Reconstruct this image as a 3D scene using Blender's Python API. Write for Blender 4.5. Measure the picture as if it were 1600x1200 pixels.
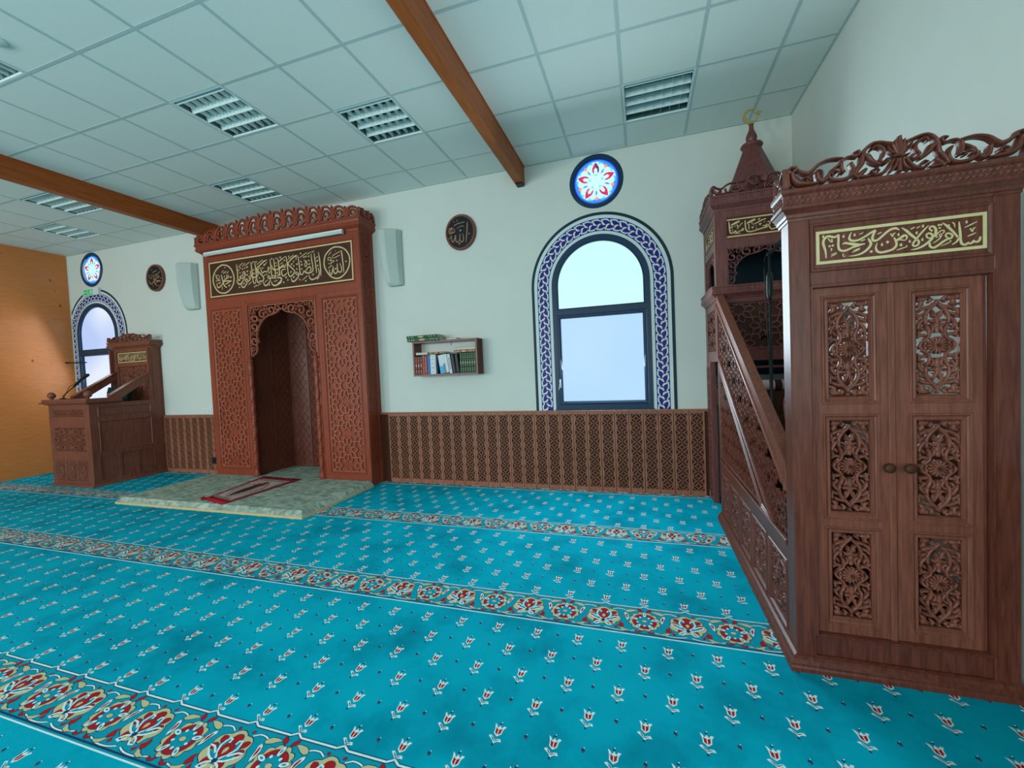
import bpy, math, random
import numpy as np
from mathutils import Vector, Matrix

for o in list(bpy.data.objects): bpy.data.objects.remove(o, do_unlink=True)
SC = bpy.context.scene
COL = SC.collection
PI = math.pi
random.seed(7)

# ------------------------------------------------------------------ camera
F_PX, YAW, PITCH, ROLL = 648.24, -0.306034, 0.0333731, -0.042828
cam_d = bpy.data.cameras.new('camera')
cam_d.sensor_fit = 'HORIZONTAL'; cam_d.sensor_width = 36.0
cam_d.lens = 36.0 * F_PX / 1600.0
cam_d.clip_start = 0.05
cam = bpy.data.objects.new('camera', cam_d); COL.objects.link(cam)
fwd = Vector((math.sin(YAW)*math.cos(PITCH), math.cos(YAW)*math.cos(PITCH), -math.sin(PITCH)))
rgt = Vector((math.cos(YAW), -math.sin(YAW), 0)); upv = rgt.cross(fwd)
r2 = math.cos(ROLL)*rgt + math.sin(ROLL)*upv
u2 = -math.sin(ROLL)*rgt + math.cos(ROLL)*upv
m3 = Matrix((r2, u2, -fwd)).transposed()
cam.matrix_world = Matrix.Translation((0, -4.8886, 1.4550)) @ m3.to_4x4()
SC.camera = cam

# ------------------------------------------------------------------ view, world, daylight
SC.view_settings.view_transform = 'Standard'
SC.view_settings.look = 'None'
SC.view_settings.exposure = 0.05
SC.view_settings.gamma = 1.0
SC.view_settings.use_curve_mapping = False
w = bpy.data.worlds.new('world'); SC.world = w; w.use_nodes = True
w.node_tree.nodes['Background'].inputs[0].default_value = (0.62, 0.80, 1.0, 1)
w.node_tree.nodes['Background'].inputs[1].default_value = 0.6

def area(name, loc, target, sx, sy, power, col):
    l = bpy.data.lights.new(name, 'AREA'); l.shape = 'RECTANGLE'; l.size = sx; l.size_y = sy
    l.energy = power; l.color = col
    o = bpy.data.objects.new(name, l); COL.objects.link(o); o.location = loc
    o.rotation_euler = (Vector(target)-Vector(loc)).to_track_quat('-Z', 'Y').to_euler()
    return o
# daylight entering through the windows of the wall behind the camera and of the wall beyond it
for i, x in enumerate((-8.0, -5.6, -3.0)):
    area('daylight_rear', (x, -9.2, 1.9), (x, -2.5, 0.3), 1.5, 1.9, (170, 150, 110)[i], (0.93, 0.98, 1.0))
area('daylight_rear', (-0.3, -9.2, 1.9), (-0.3, -2.5, 0.3), 1.5, 1.9, 75, (0.93, 0.98, 1.0))
area('daylight_side', (1.46, -5.35, 1.5), (-3, -5.35, 1.3), 1.0, 1.7, 30, (0.97, 0.97, 1.0))
# daylight entering through the arched windows of the front wall
area('daylight_window', (-0.44, -0.16, 1.95), (-0.44, -3, 0.9), 0.95, 1.7, 58, (0.74, 0.90, 1.0))
area('daylight_window', (-9.27, -0.16, 1.95), (-9.6, -3, 0.9), 0.95, 1.7, 9, (0.95, 0.98, 1.0))

# ------------------------------------------------------------------ materials
def newmat(name):
    m = bpy.data.materials.new(name); m.use_nodes = True
    nt = m.node_tree; b = nt.nodes['Principled BSDF']
    return m, nt, b
def mat_plain(name, col, rough=0.6, metal=0.0, var=0.06, scale=30.0, bump=0.0, spec=0.2, coords='Object'):
    m, nt, b = newmat(name)
    tc = nt.nodes.new('ShaderNodeTexCoord'); n = nt.nodes.new('ShaderNodeTexNoise')
    n.inputs['Scale'].default_value = scale; n.inputs['Detail'].default_value = 4
    nt.links.new(tc.outputs[coords], n.inputs['Vector'])
    r = nt.nodes.new('ShaderNodeValToRGB'); nt.links.new(n.outputs['Fac'], r.inputs[0])
    e = r.color_ramp.elements
    e[0].position = .3; e[1].position = .7
    e[0].color = (*[c*(1-var) for c in col], 1); e[1].color = (*[min(1, c*(1+var)) for c in col], 1)
    nt.links.new(r.outputs[0], b.inputs['Base Color'])
    b.inputs['Roughness'].default_value = rough; b.inputs['Metallic'].default_value = metal
    b.inputs['Specular IOR Level'].default_value = spec
    if bump:
        bp = nt.nodes.new('ShaderNodeBump'); bp.inputs['Strength'].default_value = bump; bp.inputs['Distance'].default_value = .004
        nt.links.new(n.outputs['Fac'], bp.inputs['Height']); nt.links.new(bp.outputs[0], b.inputs['Normal'])
    return m
def mat_wood(name, c0, c1, rough=0.4, stretch=(14, 14, 1.2), spec=0.5, knots=None):
    m, nt, b = newmat(name); L = nt.links.new
    tc = nt.nodes.new('ShaderNodeTexCoord'); mp = nt.nodes.new('ShaderNodeMapping')
    mp.inputs['Scale'].default_value = stretch; L(tc.outputs['Object'], mp.inputs[0])
    n = nt.nodes.new('ShaderNodeTexNoise'); n.inputs['Scale'].default_value = 5; n.inputs['Detail'].default_value = 6; n.inputs['Distortion'].default_value = .6
    L(mp.outputs[0], n.inputs['Vector'])
    n2 = nt.nodes.new('ShaderNodeTexNoise'); n2.inputs['Scale'].default_value = 1.4; n2.inputs['Detail'].default_value = 2
    L(tc.outputs['Object'], n2.inputs['Vector'])
    mx = nt.nodes.new('ShaderNodeMath'); mx.operation = 'MULTIPLY_ADD'; mx.inputs[1].default_value = .28; L(n2.outputs['Fac'], mx.inputs[0])
    ml = nt.nodes.new('ShaderNodeMath'); ml.operation = 'MULTIPLY'; ml.inputs[1].default_value = .72; L(n.outputs['Fac'], ml.inputs[0])
    L(ml.outputs[0], mx.inputs[2])
    r = nt.nodes.new('ShaderNodeValToRGB'); L(mx.outputs[0], r.inputs[0])
    r.color_ramp.elements[0].position = .35; r.color_ramp.elements[1].position = .68
    r.color_ramp.elements[0].color = (*c0, 1); r.color_ramp.elements[1].color = (*c1, 1)
    out = r.outputs[0]
    if knots:
        mk = nt.nodes.new('ShaderNodeMapping'); mk.inputs['Scale'].default_value = knots[0]; L(tc.outputs['Object'], mk.inputs[0])
        nd = nt.nodes.new('ShaderNodeTexNoise'); nd.inputs['Scale'].default_value = 3.0; L(tc.outputs['Object'], nd.inputs['Vector'])
        av = nt.nodes.new('ShaderNodeMixRGB'); av.inputs[0].default_value = .12; L(mk.outputs[0], av.inputs[1]); L(nd.outputs['Color'], av.inputs[2])
        v = nt.nodes.new('ShaderNodeTexVoronoi'); v.inputs['Scale'].default_value = 1.0; v.inputs['Randomness'].default_value = 1.0; L(av.outputs[0], v.inputs['Vector'])
        kr = nt.nodes.new('ShaderNodeValToRGB'); L(v.outputs['Distance'], kr.inputs[0])
        kr.color_ramp.elements[0].position = .035; kr.color_ramp.elements[1].position = .11
        kr.color_ramp.elements[0].color = (*knots[1], 1); kr.color_ramp.elements[1].color = (1, 1, 1, 1)
        km = nt.nodes.new('ShaderNodeMixRGB'); km.blend_type = 'MULTIPLY'; km.inputs[0].default_value = 1
        L(out, km.inputs[1]); L(kr.outputs[0], km.inputs[2]); out = km.outputs[0]
    L(out, b.inputs['Base Color'])
    b.inputs['Roughness'].default_value = rough; b.inputs['Specular IOR Level'].default_value = spec
    bp = nt.nodes.new('ShaderNodeBump'); bp.inputs['Strength'].default_value = .12; bp.inputs['Distance'].default_value = .002
    L(n.outputs['Fac'], bp.inputs['Height']); L(bp.outputs[0], b.inputs['Normal'])
    return m
def mat_emit(name, col, strength, col2=None, scale=1.0, rough=.3):
    m, nt, b = newmat(name); L = nt.links.new
    tc = nt.nodes.new('ShaderNodeTexCoord'); n = nt.nodes.new('ShaderNodeTexNoise'); n.inputs['Scale'].default_value = scale; n.inputs['Detail'].default_value = 1
    L(tc.outputs['Object'], n.inputs['Vector'])
    r = nt.nodes.new('ShaderNodeValToRGB'); L(n.outputs['Fac'], r.inputs[0])
    r.color_ramp.elements[0].position = .38; r.color_ramp.elements[1].position = .62
    r.color_ramp.elements[0].color = (*col, 1); r.color_ramp.elements[1].color = (*(col2 or col), 1)
    L(r.outputs[0], b.inputs['Emission Color']); b.inputs['Emission Strength'].default_value = strength
    b.inputs['Base Color'].default_value = (.01, .012, .015, 1); b.inputs['Roughness'].default_value = rough; b.inputs['Specular IOR Level'].default_value = .05
    return m
MT = {}
MT['wall'] = mat_plain('white_paint', (.59, .642, .585), .75, var=.015, scale=3)
MT['tile'] = mat_plain('ceiling_tile', (.70, .765, .70), .85, var=.02, scale=90)
MT['tbar'] = mat_plain('ceiling_rail', (.44, .55, .52), .5, var=.02)
MT['louvre'] = mat_plain('louvre_white', (.62, .76, .73), .3, var=.02)
MT['louvre_dark'] = mat_plain('fixture_inside', (.12, .20, .19), .6, var=.02)
MT['mahog'] = mat_wood('mahogany', (.080, .021, .012), (.170, .050, .030), .36, spec=.40)
MT['mahog_tower'] = mat_wood('mahogany_purple_sheen', (.105, .034, .030), (.20, .070, .062), .34, spec=.3)  # tower copy of the mahogany, purple reflected light put into its colour
MT['redwood'] = mat_wood('red_mahogany', (.190, .036, .017), (.300, .064, .030), .36, spec=.28)
MT['redwood_lt'] = mat_wood('red_mahogany_light', (.24, .066, .037), (.37, .112, .066), .42, spec=.25)
MT['signwood'] = mat_wood('dark_sign_wood', (.040, .016, .008), (.075, .030, .015), .5, spec=.2)
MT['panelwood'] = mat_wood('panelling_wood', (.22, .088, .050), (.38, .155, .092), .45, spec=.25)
MT['panelback'] = mat_wood('panelling_recess_shade', (.050, .018, .010), (.085, .033, .018), .6, spec=.1)  # panelling wood darkened, shade of the recesses put into the colour
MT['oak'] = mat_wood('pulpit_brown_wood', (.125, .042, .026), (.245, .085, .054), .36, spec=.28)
MT['pine'] = mat_wood('pine_board', (.49, .165, .042), (.60, .215, .062), .32, stretch=(6, 1.6, 12), knots=((1, 5.5, 3.6), (.30, .16, .10)), spec=.35)
MT['beam'] = mat_wood('glulam_beam', (.27, .062, .012), (.42, .108, .022), .45, spec=.2, stretch=(10, .8, 10), knots=((8, 2.2, 8), (.4, .25, .2)))
MT['gold'] = mat_plain('gold_paint', (.60, .54, .27), .5, var=.05)
MT['gold2'] = mat_plain('pale_gold_paint', (.62, .47, .24), .5, var=.05)
MT['brass'] = mat_plain('brass', (.40, .33, .12), .4, metal=.3, var=.05)
MT['frame'] = mat_plain('window_frame_paint', (.012, .042, .085), .35, var=.05)
MT['navyline'] = mat_plain('border_dark_line', (.008, .030, .045), .5, var=.05)
MT['blue'] = mat_plain('border_blue', (.006, .014, .20), .4, var=.06)
MT['cream'] = mat_plain('border_white', (.60, .70, .68), .5, var=.02)
MT['redink'] = mat_plain('border_red', (.28, .015, .02), .5)
MT['glass_up'] = mat_emit('frosted_pane_upper', (.60, 1.0, 1.0), 1.0, (.66, 1.0, 1.0), .5)
MT['glass_lo'] = mat_emit('frosted_pane_lower', (.43, .67, 1.0), 1.0, (.50, .75, 1.0), .5)
MT['glass_l'] = mat_emit('frosted_pane_left', (.50, .62, .95), .95, (.80, .88, 1.0), .8)
for k, c in dict(sg_white=(.62, .96, .98), sg_blue=(.01, .07, .78), sg_mid=(.05, .28, .95), sg_cyan=(.08, .62, .95), sg_red=(.66, .03, .14),
                 sg_dark=(.10, .03, .15), sg_orange=(.95, .36, .18), sg_green=(.10, .78, .50)).items():
    MT[k] = mat_emit('stained_'+k[3:], c, 1.0)
MT['teal'] = None
MT['black'] = mat_plain('black_plastic', (.012, .016, .018), .35, var=.1)
MT['blackgreen'] = mat_plain('dark_green_fabric', (.01, .03, .03), .7, var=.1)
MT['darkvoid'] = mat_plain('inner_darkness', (.010, .028, .038), .85, var=.1)  # near-black colour for sheets that stand for dark hollow space
MT['white'] = mat_plain('white_plastic', (.62, .73, .69), .35, var=.01)
MT['speaker'] = mat_plain('speaker_grey', (.45, .53, .485), .45, var=.01)
MT['marble'] = None
MT['platform'] = None
# carpet base
def mat_carpet():
    m, nt, b = newmat('turquoise_pile'); L = nt.links.new
    tc = nt.nodes.new('ShaderNodeTexCoord')
    n = nt.nodes.new('ShaderNodeTexNoise'); n.inputs['Scale'].default_value = 2.2; n.inputs['Detail'].default_value = 5; n.inputs['Roughness'].default_value = .6
    L(tc.outputs['Object'], n.inputs['Vector'])
    r = nt.nodes.new('ShaderNodeValToRGB'); L(n.outputs['Fac'], r.inputs[0])
    e = r.color_ramp.elements; e[0].position = .30; e[0].color = (.0006, .225, .32, 1); e[1].position = .52; e[1].color = (.0008, .360, .495, 1)
    x = e.new(.8); x.color = (.002, .42, .54, 1)
    n2 = nt.nodes.new('ShaderNodeTexNoise'); n2.inputs['Scale'].default_value = 420; n2.inputs['Detail'].default_value = 2
    L(tc.outputs['Object'], n2.inputs['Vector'])
    L(r.outputs[0], b.inputs['Base Color']); b.inputs['Roughness'].default_value = .85
    b.inputs['Specular IOR Level'].default_value = .03
    
    bp = nt.nodes.new('ShaderNodeBump'); bp.inputs['Strength'].default_value = .5; bp.inputs['Distance'].default_value = .003
    L(n2.outputs['Fac'], bp.inputs['Height']); L(bp.outputs[0], b.inputs['Normal'])
    return m
MT['carpet'] = mat_carpet()
for k, c in dict(c_white=(.62, .80, .80), c_navy=(.008, .05, .12), c_red=(.36, .015, .018), c_cream=(.50, .50, .28), c_teal=(.002, .29, .39)).items():
    MT[k] = mat_plain('pile_'+k[2:], c, .9, var=.08, scale=200, spec=.1)
def mat_marble():
    m, nt, b = newmat('green_marbled_carpet'); L = nt.links.new
    tc = nt.nodes.new('ShaderNodeTexCoord'); mp = nt.nodes.new('ShaderNodeMapping'); mp.inputs['Scale'].default_value = (1, 1.6, 1); L(tc.outputs['Object'], mp.inputs[0])
    n = nt.nodes.new('ShaderNodeTexNoise'); n.inputs['Scale'].default_value = 9; n.inputs['Detail'].default_value = 5; n.inputs['Distortion'].default_value = .8
    L(mp.outputs[0], n.inputs['Vector'])
    r = nt.nodes.new('ShaderNodeValToRGB'); L(n.outputs['Fac'], r.inputs[0])
    e = r.color_ramp.elements; e[0].position = .36; e[0].color = (.17, .255, .205, 1); e[1].position = .64; e[1].color = (.42, .50, .41, 1)
    L(r.outputs[0], b.inputs['Base Color']); b.inputs['Roughness'].default_value = .9; b.inputs['Specular IOR Level'].default_value = .15
    return m
MT['marble'] = mat_marble()
MT['edging'] = mat_plain('light_wood_edging', (.55, .42, .22), .5)
MT['rugred'] = mat_plain('rug_red', (.30, .010, .020), .85, var=.12, scale=60)
MT['ruglight'] = mat_plain('rug_beige', (.50, .38, .34), .9, var=.15, scale=90)
MT['rugdark'] = mat_plain('rug_dark', (.04, .015, .012), .9, var=.2, scale=60)
MT['exitgreen'] = mat_emit('exit_green', (.01, .45, .12), .8)

# ------------------------------------------------------------------ mesh helpers
def FRY(y0, sgn=-1):    # drawing plane y=y0: u->x, v->z, w-> towards the room
    return lambda u, v, w: (u, y0+sgn*w, v)
def FRX(x0, sgn=-1):    # plane x=x0: u->y, v->z, w-> along sgn x
    return lambda u, v, w: (x0+sgn*w, u, v)
def FRZ(z0):
    return lambda u, v, w: (u, v, z0+w)
def FRG(p, q, sgn=1):   # vertical plane through ground points p,q: u runs p->q
    p = np.array(p, float); q = np.array(q, float); d = (q-p)/np.linalg.norm(q-p); n = np.array((d[1], -d[0]))*sgn
    return lambda u, v, w: (p[0]+d[0]*u+n[0]*w, p[1]+d[1]*u+n[1]*w, v)

def catmull(P, W, step):
    P = np.array(P, float); W = np.array(W, float)
    if len(P) == 2:
        n = max(1, int(np.linalg.norm(P[1]-P[0])/step)); n = min(n, 3)
        t = np.linspace(0, 1, n+1)[:, None]
        return P[0]*(1-t)+P[1]*t, np.interp(t[:, 0], [0, 1], [W[0], W[-1]])
    Q = np.vstack([2*P[0]-P[1], P, 2*P[-1]-P[-2]])
    if np.allclose(P[0], P[-1]): Q[0] = P[-2]; Q[-1] = P[1]
    out, ww = [], []
    for i in range(len(P)-1):
        a, b_, c, d = Q[i:i+4]
        L_ = np.linalg.norm(c-b_); n = max(1, min(8, int(round(L_/step))))
        for k in range(n):
            t = k/n
            out.append(.5*((2*b_)+(-a+c)*t+(2*a-5*b_+4*c-d)*t*t+(-a+3*b_-3*c+d)*t**3)); ww.append(W[i]*(1-t)+W[i+1]*t)
    out.append(P[-1]); ww.append(W[-1])
    return np.array(out), np.array(ww)
PROF = {'round': [(-1, 0), (-.86, .55), (-.45, .92), (0, 1), (.45, .92), (.86, .55), (1, 0)],
        'soft': [(-1, 0), (-.6, .9), (.6, .9), (1, 0)],
        'flat': [(-1, 0), (-1, 1), (1, 1), (1, 0)],
        'vee': [(-1, 0), (0, 1), (1, 0)]}
class MB:
    def __init__(s): s.v = []; s.f = []; s.m = []; s.sm = []
    def add(s, V, Fc, mi=0, sm=False):
        b = len(s.v); s.v.extend([tuple(map(float, p)) for p in V])
        for f in Fc: s.f.append([b+i for i in f]); s.m.append(mi); s.sm.append(sm)
    def box(s, x0, x1, y0, y1, z0, z1, mi=0):
        V = [(x, y, z) for x in (x0, x1) for y in (y0, y1) for z in (z0, z1)]
        s.add(V, [(0, 1, 3, 2), (4, 6, 7, 5), (0, 4, 5, 1), (2, 3, 7, 6), (0, 2, 6, 4), (1, 5, 7, 3)], mi)
    def fbox(s, fr, u0, u1, v0, v1, w0, w1, mi=0, bev=0):
        if not bev:
            V = [fr(u, v, w_) for u in (u0, u1) for v in (v0, v1) for w_ in (w0, w1)]
            s.add(V, [(0, 1, 3, 2), (4, 6, 7, 5), (0, 4, 5, 1), (2, 3, 7, 6), (0, 2, 6, 4), (1, 5, 7, 3)], mi)
        else:
            a = [(u0, v0), (u1, v0), (u1, v1), (u0, v1)]; b = [(u0+bev, v0+bev), (u1-bev, v0+bev), (u1-bev, v1-bev), (u0+bev, v1-bev)]
            V = [fr(u, v, w0) for u, v in a]+[fr(u, v, w1-bev) for u, v in a]+[fr(u, v, w1) for u, v in b]
            Fc = [(0, 1, 2, 3), (8, 9, 10, 11)]
            for i in range(4):
                j = (i+1) % 4; Fc += [(i, j, 4+j, 4+i), (4+i, 4+j, 8+j, 8+i)]
            s.add(V, Fc, mi)
    def quad(s, a, b, c, d, mi=0): s.add([a, b, c, d], [(0, 1, 2, 3)], mi)
    def poly(s, fr, pts, w0, w1=None, mi=0):
        n = len(pts)
        if w1 is None: s.add([fr(u, v, w0) for u, v in pts], [tuple(range(n))], mi); return
        V = [fr(u, v, w0) for u, v in pts]+[fr(u, v, w1) for u, v in pts]
        s.add(V, [tuple(range(n)), tuple(range(n, 2*n))]+[(i, (i+1) % n, n+(i+1) % n, n+i) for i in range(n)], mi)
    def stroke(s, fr, P, W, h, w0=0, prof='round', step=.01, mi=0, back=0):
        P, W = catmull(P, W, step)
        T = np.gradient(P, axis=0); ln = np.linalg.norm(T, axis=1)+1e-9; T /= ln[:, None]
        N = np.stack([-T[:, 1], T[:, 0]], 1); pr = PROF[prof]; k = len(pr)
        if back: pr = [(pr[0][0], -back/h)]+pr+[(pr[-1][0], -back/h)]; k += 2
        V = []
        for p, n, w_ in zip(P, N, W):
            for a, b in pr:
                q = p+n*a*w_/2; V.append(fr(q[0], q[1], w0+b*h))
        Fc = [(i*k+j, i*k+j+1, (i+1)*k+j+1, (i+1)*k+j) for i in range(len(P)-1) for j in range(k-1)]
        Fc += [tuple(range(k)), tuple((len(P)-1)*k+j for j in range(k))]
        s.add(V, Fc, mi, prof == 'round')
    def seg(s, fr, a, b, wd, h, w0=0, mi=0, prof='flat'):
        s.stroke(fr, [a, b], [wd, wd], h, w0, prof, 9, mi)
    def rings(s, loops, mi=0, closed=True, cap=False, sm=False):
        n = len(loops[0]); V = [p for l in loops for p in l]; Fc = []
        for i in range(len(loops)-1):
            for j in range(n if closed else n-1):
                k = (j+1) % n; Fc.append((i*n+j, i*n+k, (i+1)*n+k, (i+1)*n+j))
        if cap: Fc += [tuple(range(n)), tuple((len(loops)-1)*n+j for j in range(n))]
        s.add(V, Fc, mi, sm)
    def moulding(s, fr, pts, prof, mi=0):   # picture-frame moulding: prof = [(inset, height)...], pts CCW polygon
        P = np.array(pts, float); n = len(P); loops = []
        if sum(P[i-1][0]*P[i][1]-P[i][0]*P[i-1][1] for i in range(n)) < 0: P = P[::-1]
        for ins, h in prof:
            L_ = []
            for i in range(n):
                a, b, c = P[i-1], P[i], P[(i+1) % n]
                d1 = (b-a)/np.linalg.norm(b-a); d2 = (c-b)/np.linalg.norm(c-b)
                n1 = np.array((-d1[1], d1[0])); n2 = np.array((-d2[1], d2[0])); bis = n1+n2; bis /= max(.2, bis@n1)
                q = b+bis*ins; L_.append(fr(q[0], q[1], h))
            loops.append(L_)
        s.rings(loops, mi)
    def rect(s, fr, u0, u1, v0, v1, prof, mi=0): s.moulding(fr, [(u0, v0), (u1, v0), (u1, v1), (u0, v1)], prof, mi)
    def cornice(s, path, prof, mi=0):       # path: ground polyline (x,y); prof: [(out, z)...]; out is to the right of travel
        P = [np.array(p, float) for p in path]; n = len(P); cols = []
        for i in range(n):
            ds = []
            if i > 0: d = P[i]-P[i-1]; ds.append(d/np.linalg.norm(d))
            if i < n-1: d = P[i+1]-P[i]; ds.append(d/np.linalg.norm(d))
            ns = [np.array((d[1], -d[0])) for d in ds]; b = sum(ns); b = b/(b@ns[0])
            cols.append([(P[i][0]+b[0]*o, P[i][1]+b[1]*o, z) for o, z in prof])
        s.rings(cols, mi, closed=False, cap=True)
    def lathe(s, c, prof, seg=16, mi=0, axis='z', sm=True):
        loops = []
        for r, h in prof:
            L_ = []
            for k in range(seg):
                a = 2*PI*k/seg; x, y = r*math.cos(a), r*math.sin(a)
                if axis == 'z': L_.append((c[0]+x, c[1]+y, c[2]+h))
                elif axis == 'y': L_.append((c[0]+x, c[1]-h, c[2]+y))
                else: L_.append((c[0]-h, c[1]+x, c[2]+y))
            loops.append(L_)
        s.rings(loops, mi, cap=True, sm=sm)
    def tube(s, pts, r, seg=8, mi=0):
        P = [Vector(p) for p in pts]; loops = []
        for i, p in enumerate(P):
            t = (P[min(i+1, len(P)-1)]-P[max(i-1, 0)]).normalized()
            a = t.cross(Vector((0, 0, 1)));
            if a.length < .05: a = t.cross(Vector((1, 0, 0)))
            a.normalize(); b = t.cross(a); rr = r[i] if isinstance(r, (list, tuple)) else r
            loops.append([tuple(p+a*(rr*math.cos(2*PI*k/seg))+b*(rr*math.sin(2*PI*k/seg))) for k in range(seg)])
        s.rings(loops, mi, cap=True, sm=True)
    def data(s, fr, txt, h, w0=0, prof='flat', step=.006, mi=0, du=0, dv=0, su=1, sv=1, back=0, kw=1):
        for li, line in enumerate(txt.strip().split('\n')):
            if prof == 'flat': h = h+.000011
            ws, ps = line.split(':'); W = [float(a)*1e-4*kw for a in ws.split(',')]
            P = [tuple(float(q)*1e-4 for q in p.split(',')) for p in ps.split(' ')]
            if len(W) != len(P): W = list(np.interp(np.linspace(0, 1, len(P)), np.linspace(0, 1, len(W)), W))
            P = [(p[0]*su+du, p[1]*sv+dv) for p in P]
            s.stroke(fr, P, [max(w_, .0006) for w_ in W], h, w0, prof, step, mi, back)
    def mesh(s, name, mats):
        me = bpy.data.meshes.new(name); me.from_pydata(s.v, [], s.f)
        for m in mats: me.materials.append(MT[m])
        me.polygons.foreach_set('material_index', s.m); me.polygons.foreach_set('use_smooth', s.sm)
        me.update(); return me
    def build(s, name, mats, parent=None, **kw):
        if isinstance(mats, str): mats = [mats]
        o = bpy.data.objects.new(name, s.mesh(name, mats)); COL.objects.link(o)
        if parent is not None:
            o.parent = parent
            pm = WM[parent.name]
            o.matrix_parent_inverse = pm.inverted()
        WM[o.name] = Matrix.Identity(4)
        tag(o, **kw); return o
WM = {}
def tag(o, label=None, cat=None, group=None, kind=None):
    if label: o['label'] = label
    if cat: o['category'] = cat
    if group: o['group'] = group
    if kind: o['kind'] = kind
def empty(name, loc, label, cat, group=None):
    o = bpy.data.objects.new(name, None); COL.objects.link(o); o.location = loc; o.empty_display_size = .1
    WM[o.name] = Matrix.Translation(loc); tag(o, label, cat, group); return o
def struct(name, mb, mats): return mb.build(name, mats, None, kind='structure')
def plate(name, outer, holes, fr, t, mats, parent=None, **kw):
    """flat plate in the frame fr with holes, thickness t (w from 0 to t)"""
    cu = bpy.data.curves.new(name, 'CURVE'); cu.dimensions = '2D'; cu.fill_mode = 'BOTH'; cu.extrude = t/2
    for lp in [outer]+holes:
        sp = cu.splines.new('POLY'); sp.points.add(len(lp)-1)
        for i, (u, v) in enumerate(lp): sp.points[i].co = (u, v, 0, 1)
        sp.use_cyclic_u = True
    ob = bpy.data.objects.new('tmp', cu); COL.objects.link(ob)
    me = bpy.data.meshes.new_from_object(ob.evaluated_get(bpy.context.evaluated_depsgraph_get()))
    bpy.data.objects.remove(ob, do_unlink=True)
    mb = MB(); mb.add([fr(v.co.x, v.co.y, v.co.z+t/2) for v in me.vertices], [tuple(p.vertices) for p in me.polygons])
    bpy.data.meshes.remove(me)
    return mb
def copy_tree(root, loc):
    r = root.copy(); COL.objects.link(r); r.location = loc
    for ch in list(root.children):
        c = ch.copy(); COL.objects.link(c); c.parent = r; c.matrix_parent_inverse = ch.matrix_parent_inverse.copy()
        for g in ch.children:
            d = g.copy(); COL.objects.link(d); d.parent = c; d.matrix_parent_inverse = g.matrix_parent_inverse.copy()
    return r
def circ(cx, cy, r, n=48, a0=0, a1=2*PI): return [(cx+r*math.cos(a0+(a1-a0)*k/n), cy+r*math.sin(a0+(a1-a0)*k/n)) for k in range(n+(0 if abs(a1-a0-2*PI) < 1e-6 else 1))]

# girih (star) lattice: returns segments clipped to polygon test
def clip_seg(a, b, poly):
    """clip segment to convex CCW polygon"""
    t0, t1 = 0., 1.; a = np.array(a); b = np.array(b); d = b-a; n = len(poly)
    for i in range(n):
        p = np.array(poly[i]); q = np.array(poly[(i+1) % n]); e = q-p; nn = np.array((-e[1], e[0]))
        den = nn@d; num = nn@(p-a)
        if abs(den) < 1e-12:
            if num > 0: return None
            continue
        t = num/den
        if den > 0: t0 = max(t0, t)
        else: t1 = min(t1, t)
        if t0 >= t1: return None
    return a+d*t0, a+d*t1
def girih(poly, a, cx, cy, sx=1, sy=1, nest=True):
    P = np.array(poly)
    if sum(P[i-1][0]*P[i][1]-P[i][0]*P[i-1][1] for i in range(len(P))) < 0: P = P[::-1]
    poly = P; u0, v0 = P.min(0); u1, v1 = P.max(0); out = []
    px, py = 1.618*a*sx, 1.1756*a*sy
    def hank(pg, th):
        n = len(pg); R = []
        rot = lambda e, t: np.array((e[0]*math.cos(t)-e[1]*math.sin(t), e[0]*math.sin(t)+e[1]*math.cos(t)))
        for i in range(n):
            m_ = (pg[i]+pg[(i+1) % n])/2; e = pg[(i+1) % n]-pg[i]; e = e/np.linalg.norm(e)
            R += [(i, m_, rot(e, th)), (i, m_, rot(-e, -th))]
        out_ = []
        for i, m_, d in R:
            best = None
            for j, q, c in R:
                if j == i: continue
                det = -d[0]*c[1]+d[1]*c[0]
                if abs(det) < 1e-6: continue
                r_ = q-m_; t = (-r_[0]*c[1]+r_[1]*c[0])/det; u = (d[0]*r_[1]-d[1]*r_[0])/det
                if t > 1e-4 and u > 1e-4 and u < .9*a and t < .9*a and (best is None or t < best): best = t
            if best: out_.append((m_, m_+d*best))
        return out_
    I, J = int((u1-u0)/px)+3, int((v1-v0)/py)+3
    for i in range(-I, I+1):
        for j in range(-J, J+1):
            if (i+j) % 2: continue
            ox, oy = cx+i*px, cy+j*py
            if not (u0-2*a*sx < ox < u1+2*a*sx and v0-3*a*sy < oy < v1+3*a*sy): continue
            R_ = a/math.cos(PI/10)
            ap = [np.array((a*math.cos(k*PI/5), a*math.sin(k*PI/5))) for k in range(10)]
            segs = []; po = lambda r_, an: np.array((r_*a*math.cos(an), r_*a*math.sin(an)))
            for k in range(10):
                an = k*PI/5; X_ = po(.727, an+PI/10); T_ = po(.575, an+PI/10); V_ = po(.30, an); V2 = po(.30, an+PI/5)
                segs += [(ap[k], X_), (X_, ap[(k+1) % 10]), (X_, T_), (T_, V_), (T_, V2)]
            # gap cell above this decagon
            g = lambda ang: np.array((R_*math.cos(ang), R_*math.sin(ang)))
            top = g(PI/2); tl = g(PI/2+PI/5); tr = g(PI/2-PI/5); up = np.array((0, 2*1.1756*a))
            gap = [tl, top, tr, up-np.array((-tr[0], tr[1])) if False else np.array((tr[0], up[1]-tr[1])), np.array((0, up[1]-top[1])), np.array((tl[0], up[1]-tl[1]))]
            gap = gap[::-1]
            segs += hank(gap, math.radians(54))
            for p, q in segs:
                r = clip_seg((ox+p[0]*sx, oy+p[1]*sy), (ox+q[0]*sx, oy+q[1]*sy), poly)
                if r is not None and np.linalg.norm(r[1]-r[0]) > .002: out.append((tuple(r[0]), tuple(r[1])))
    return out
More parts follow.
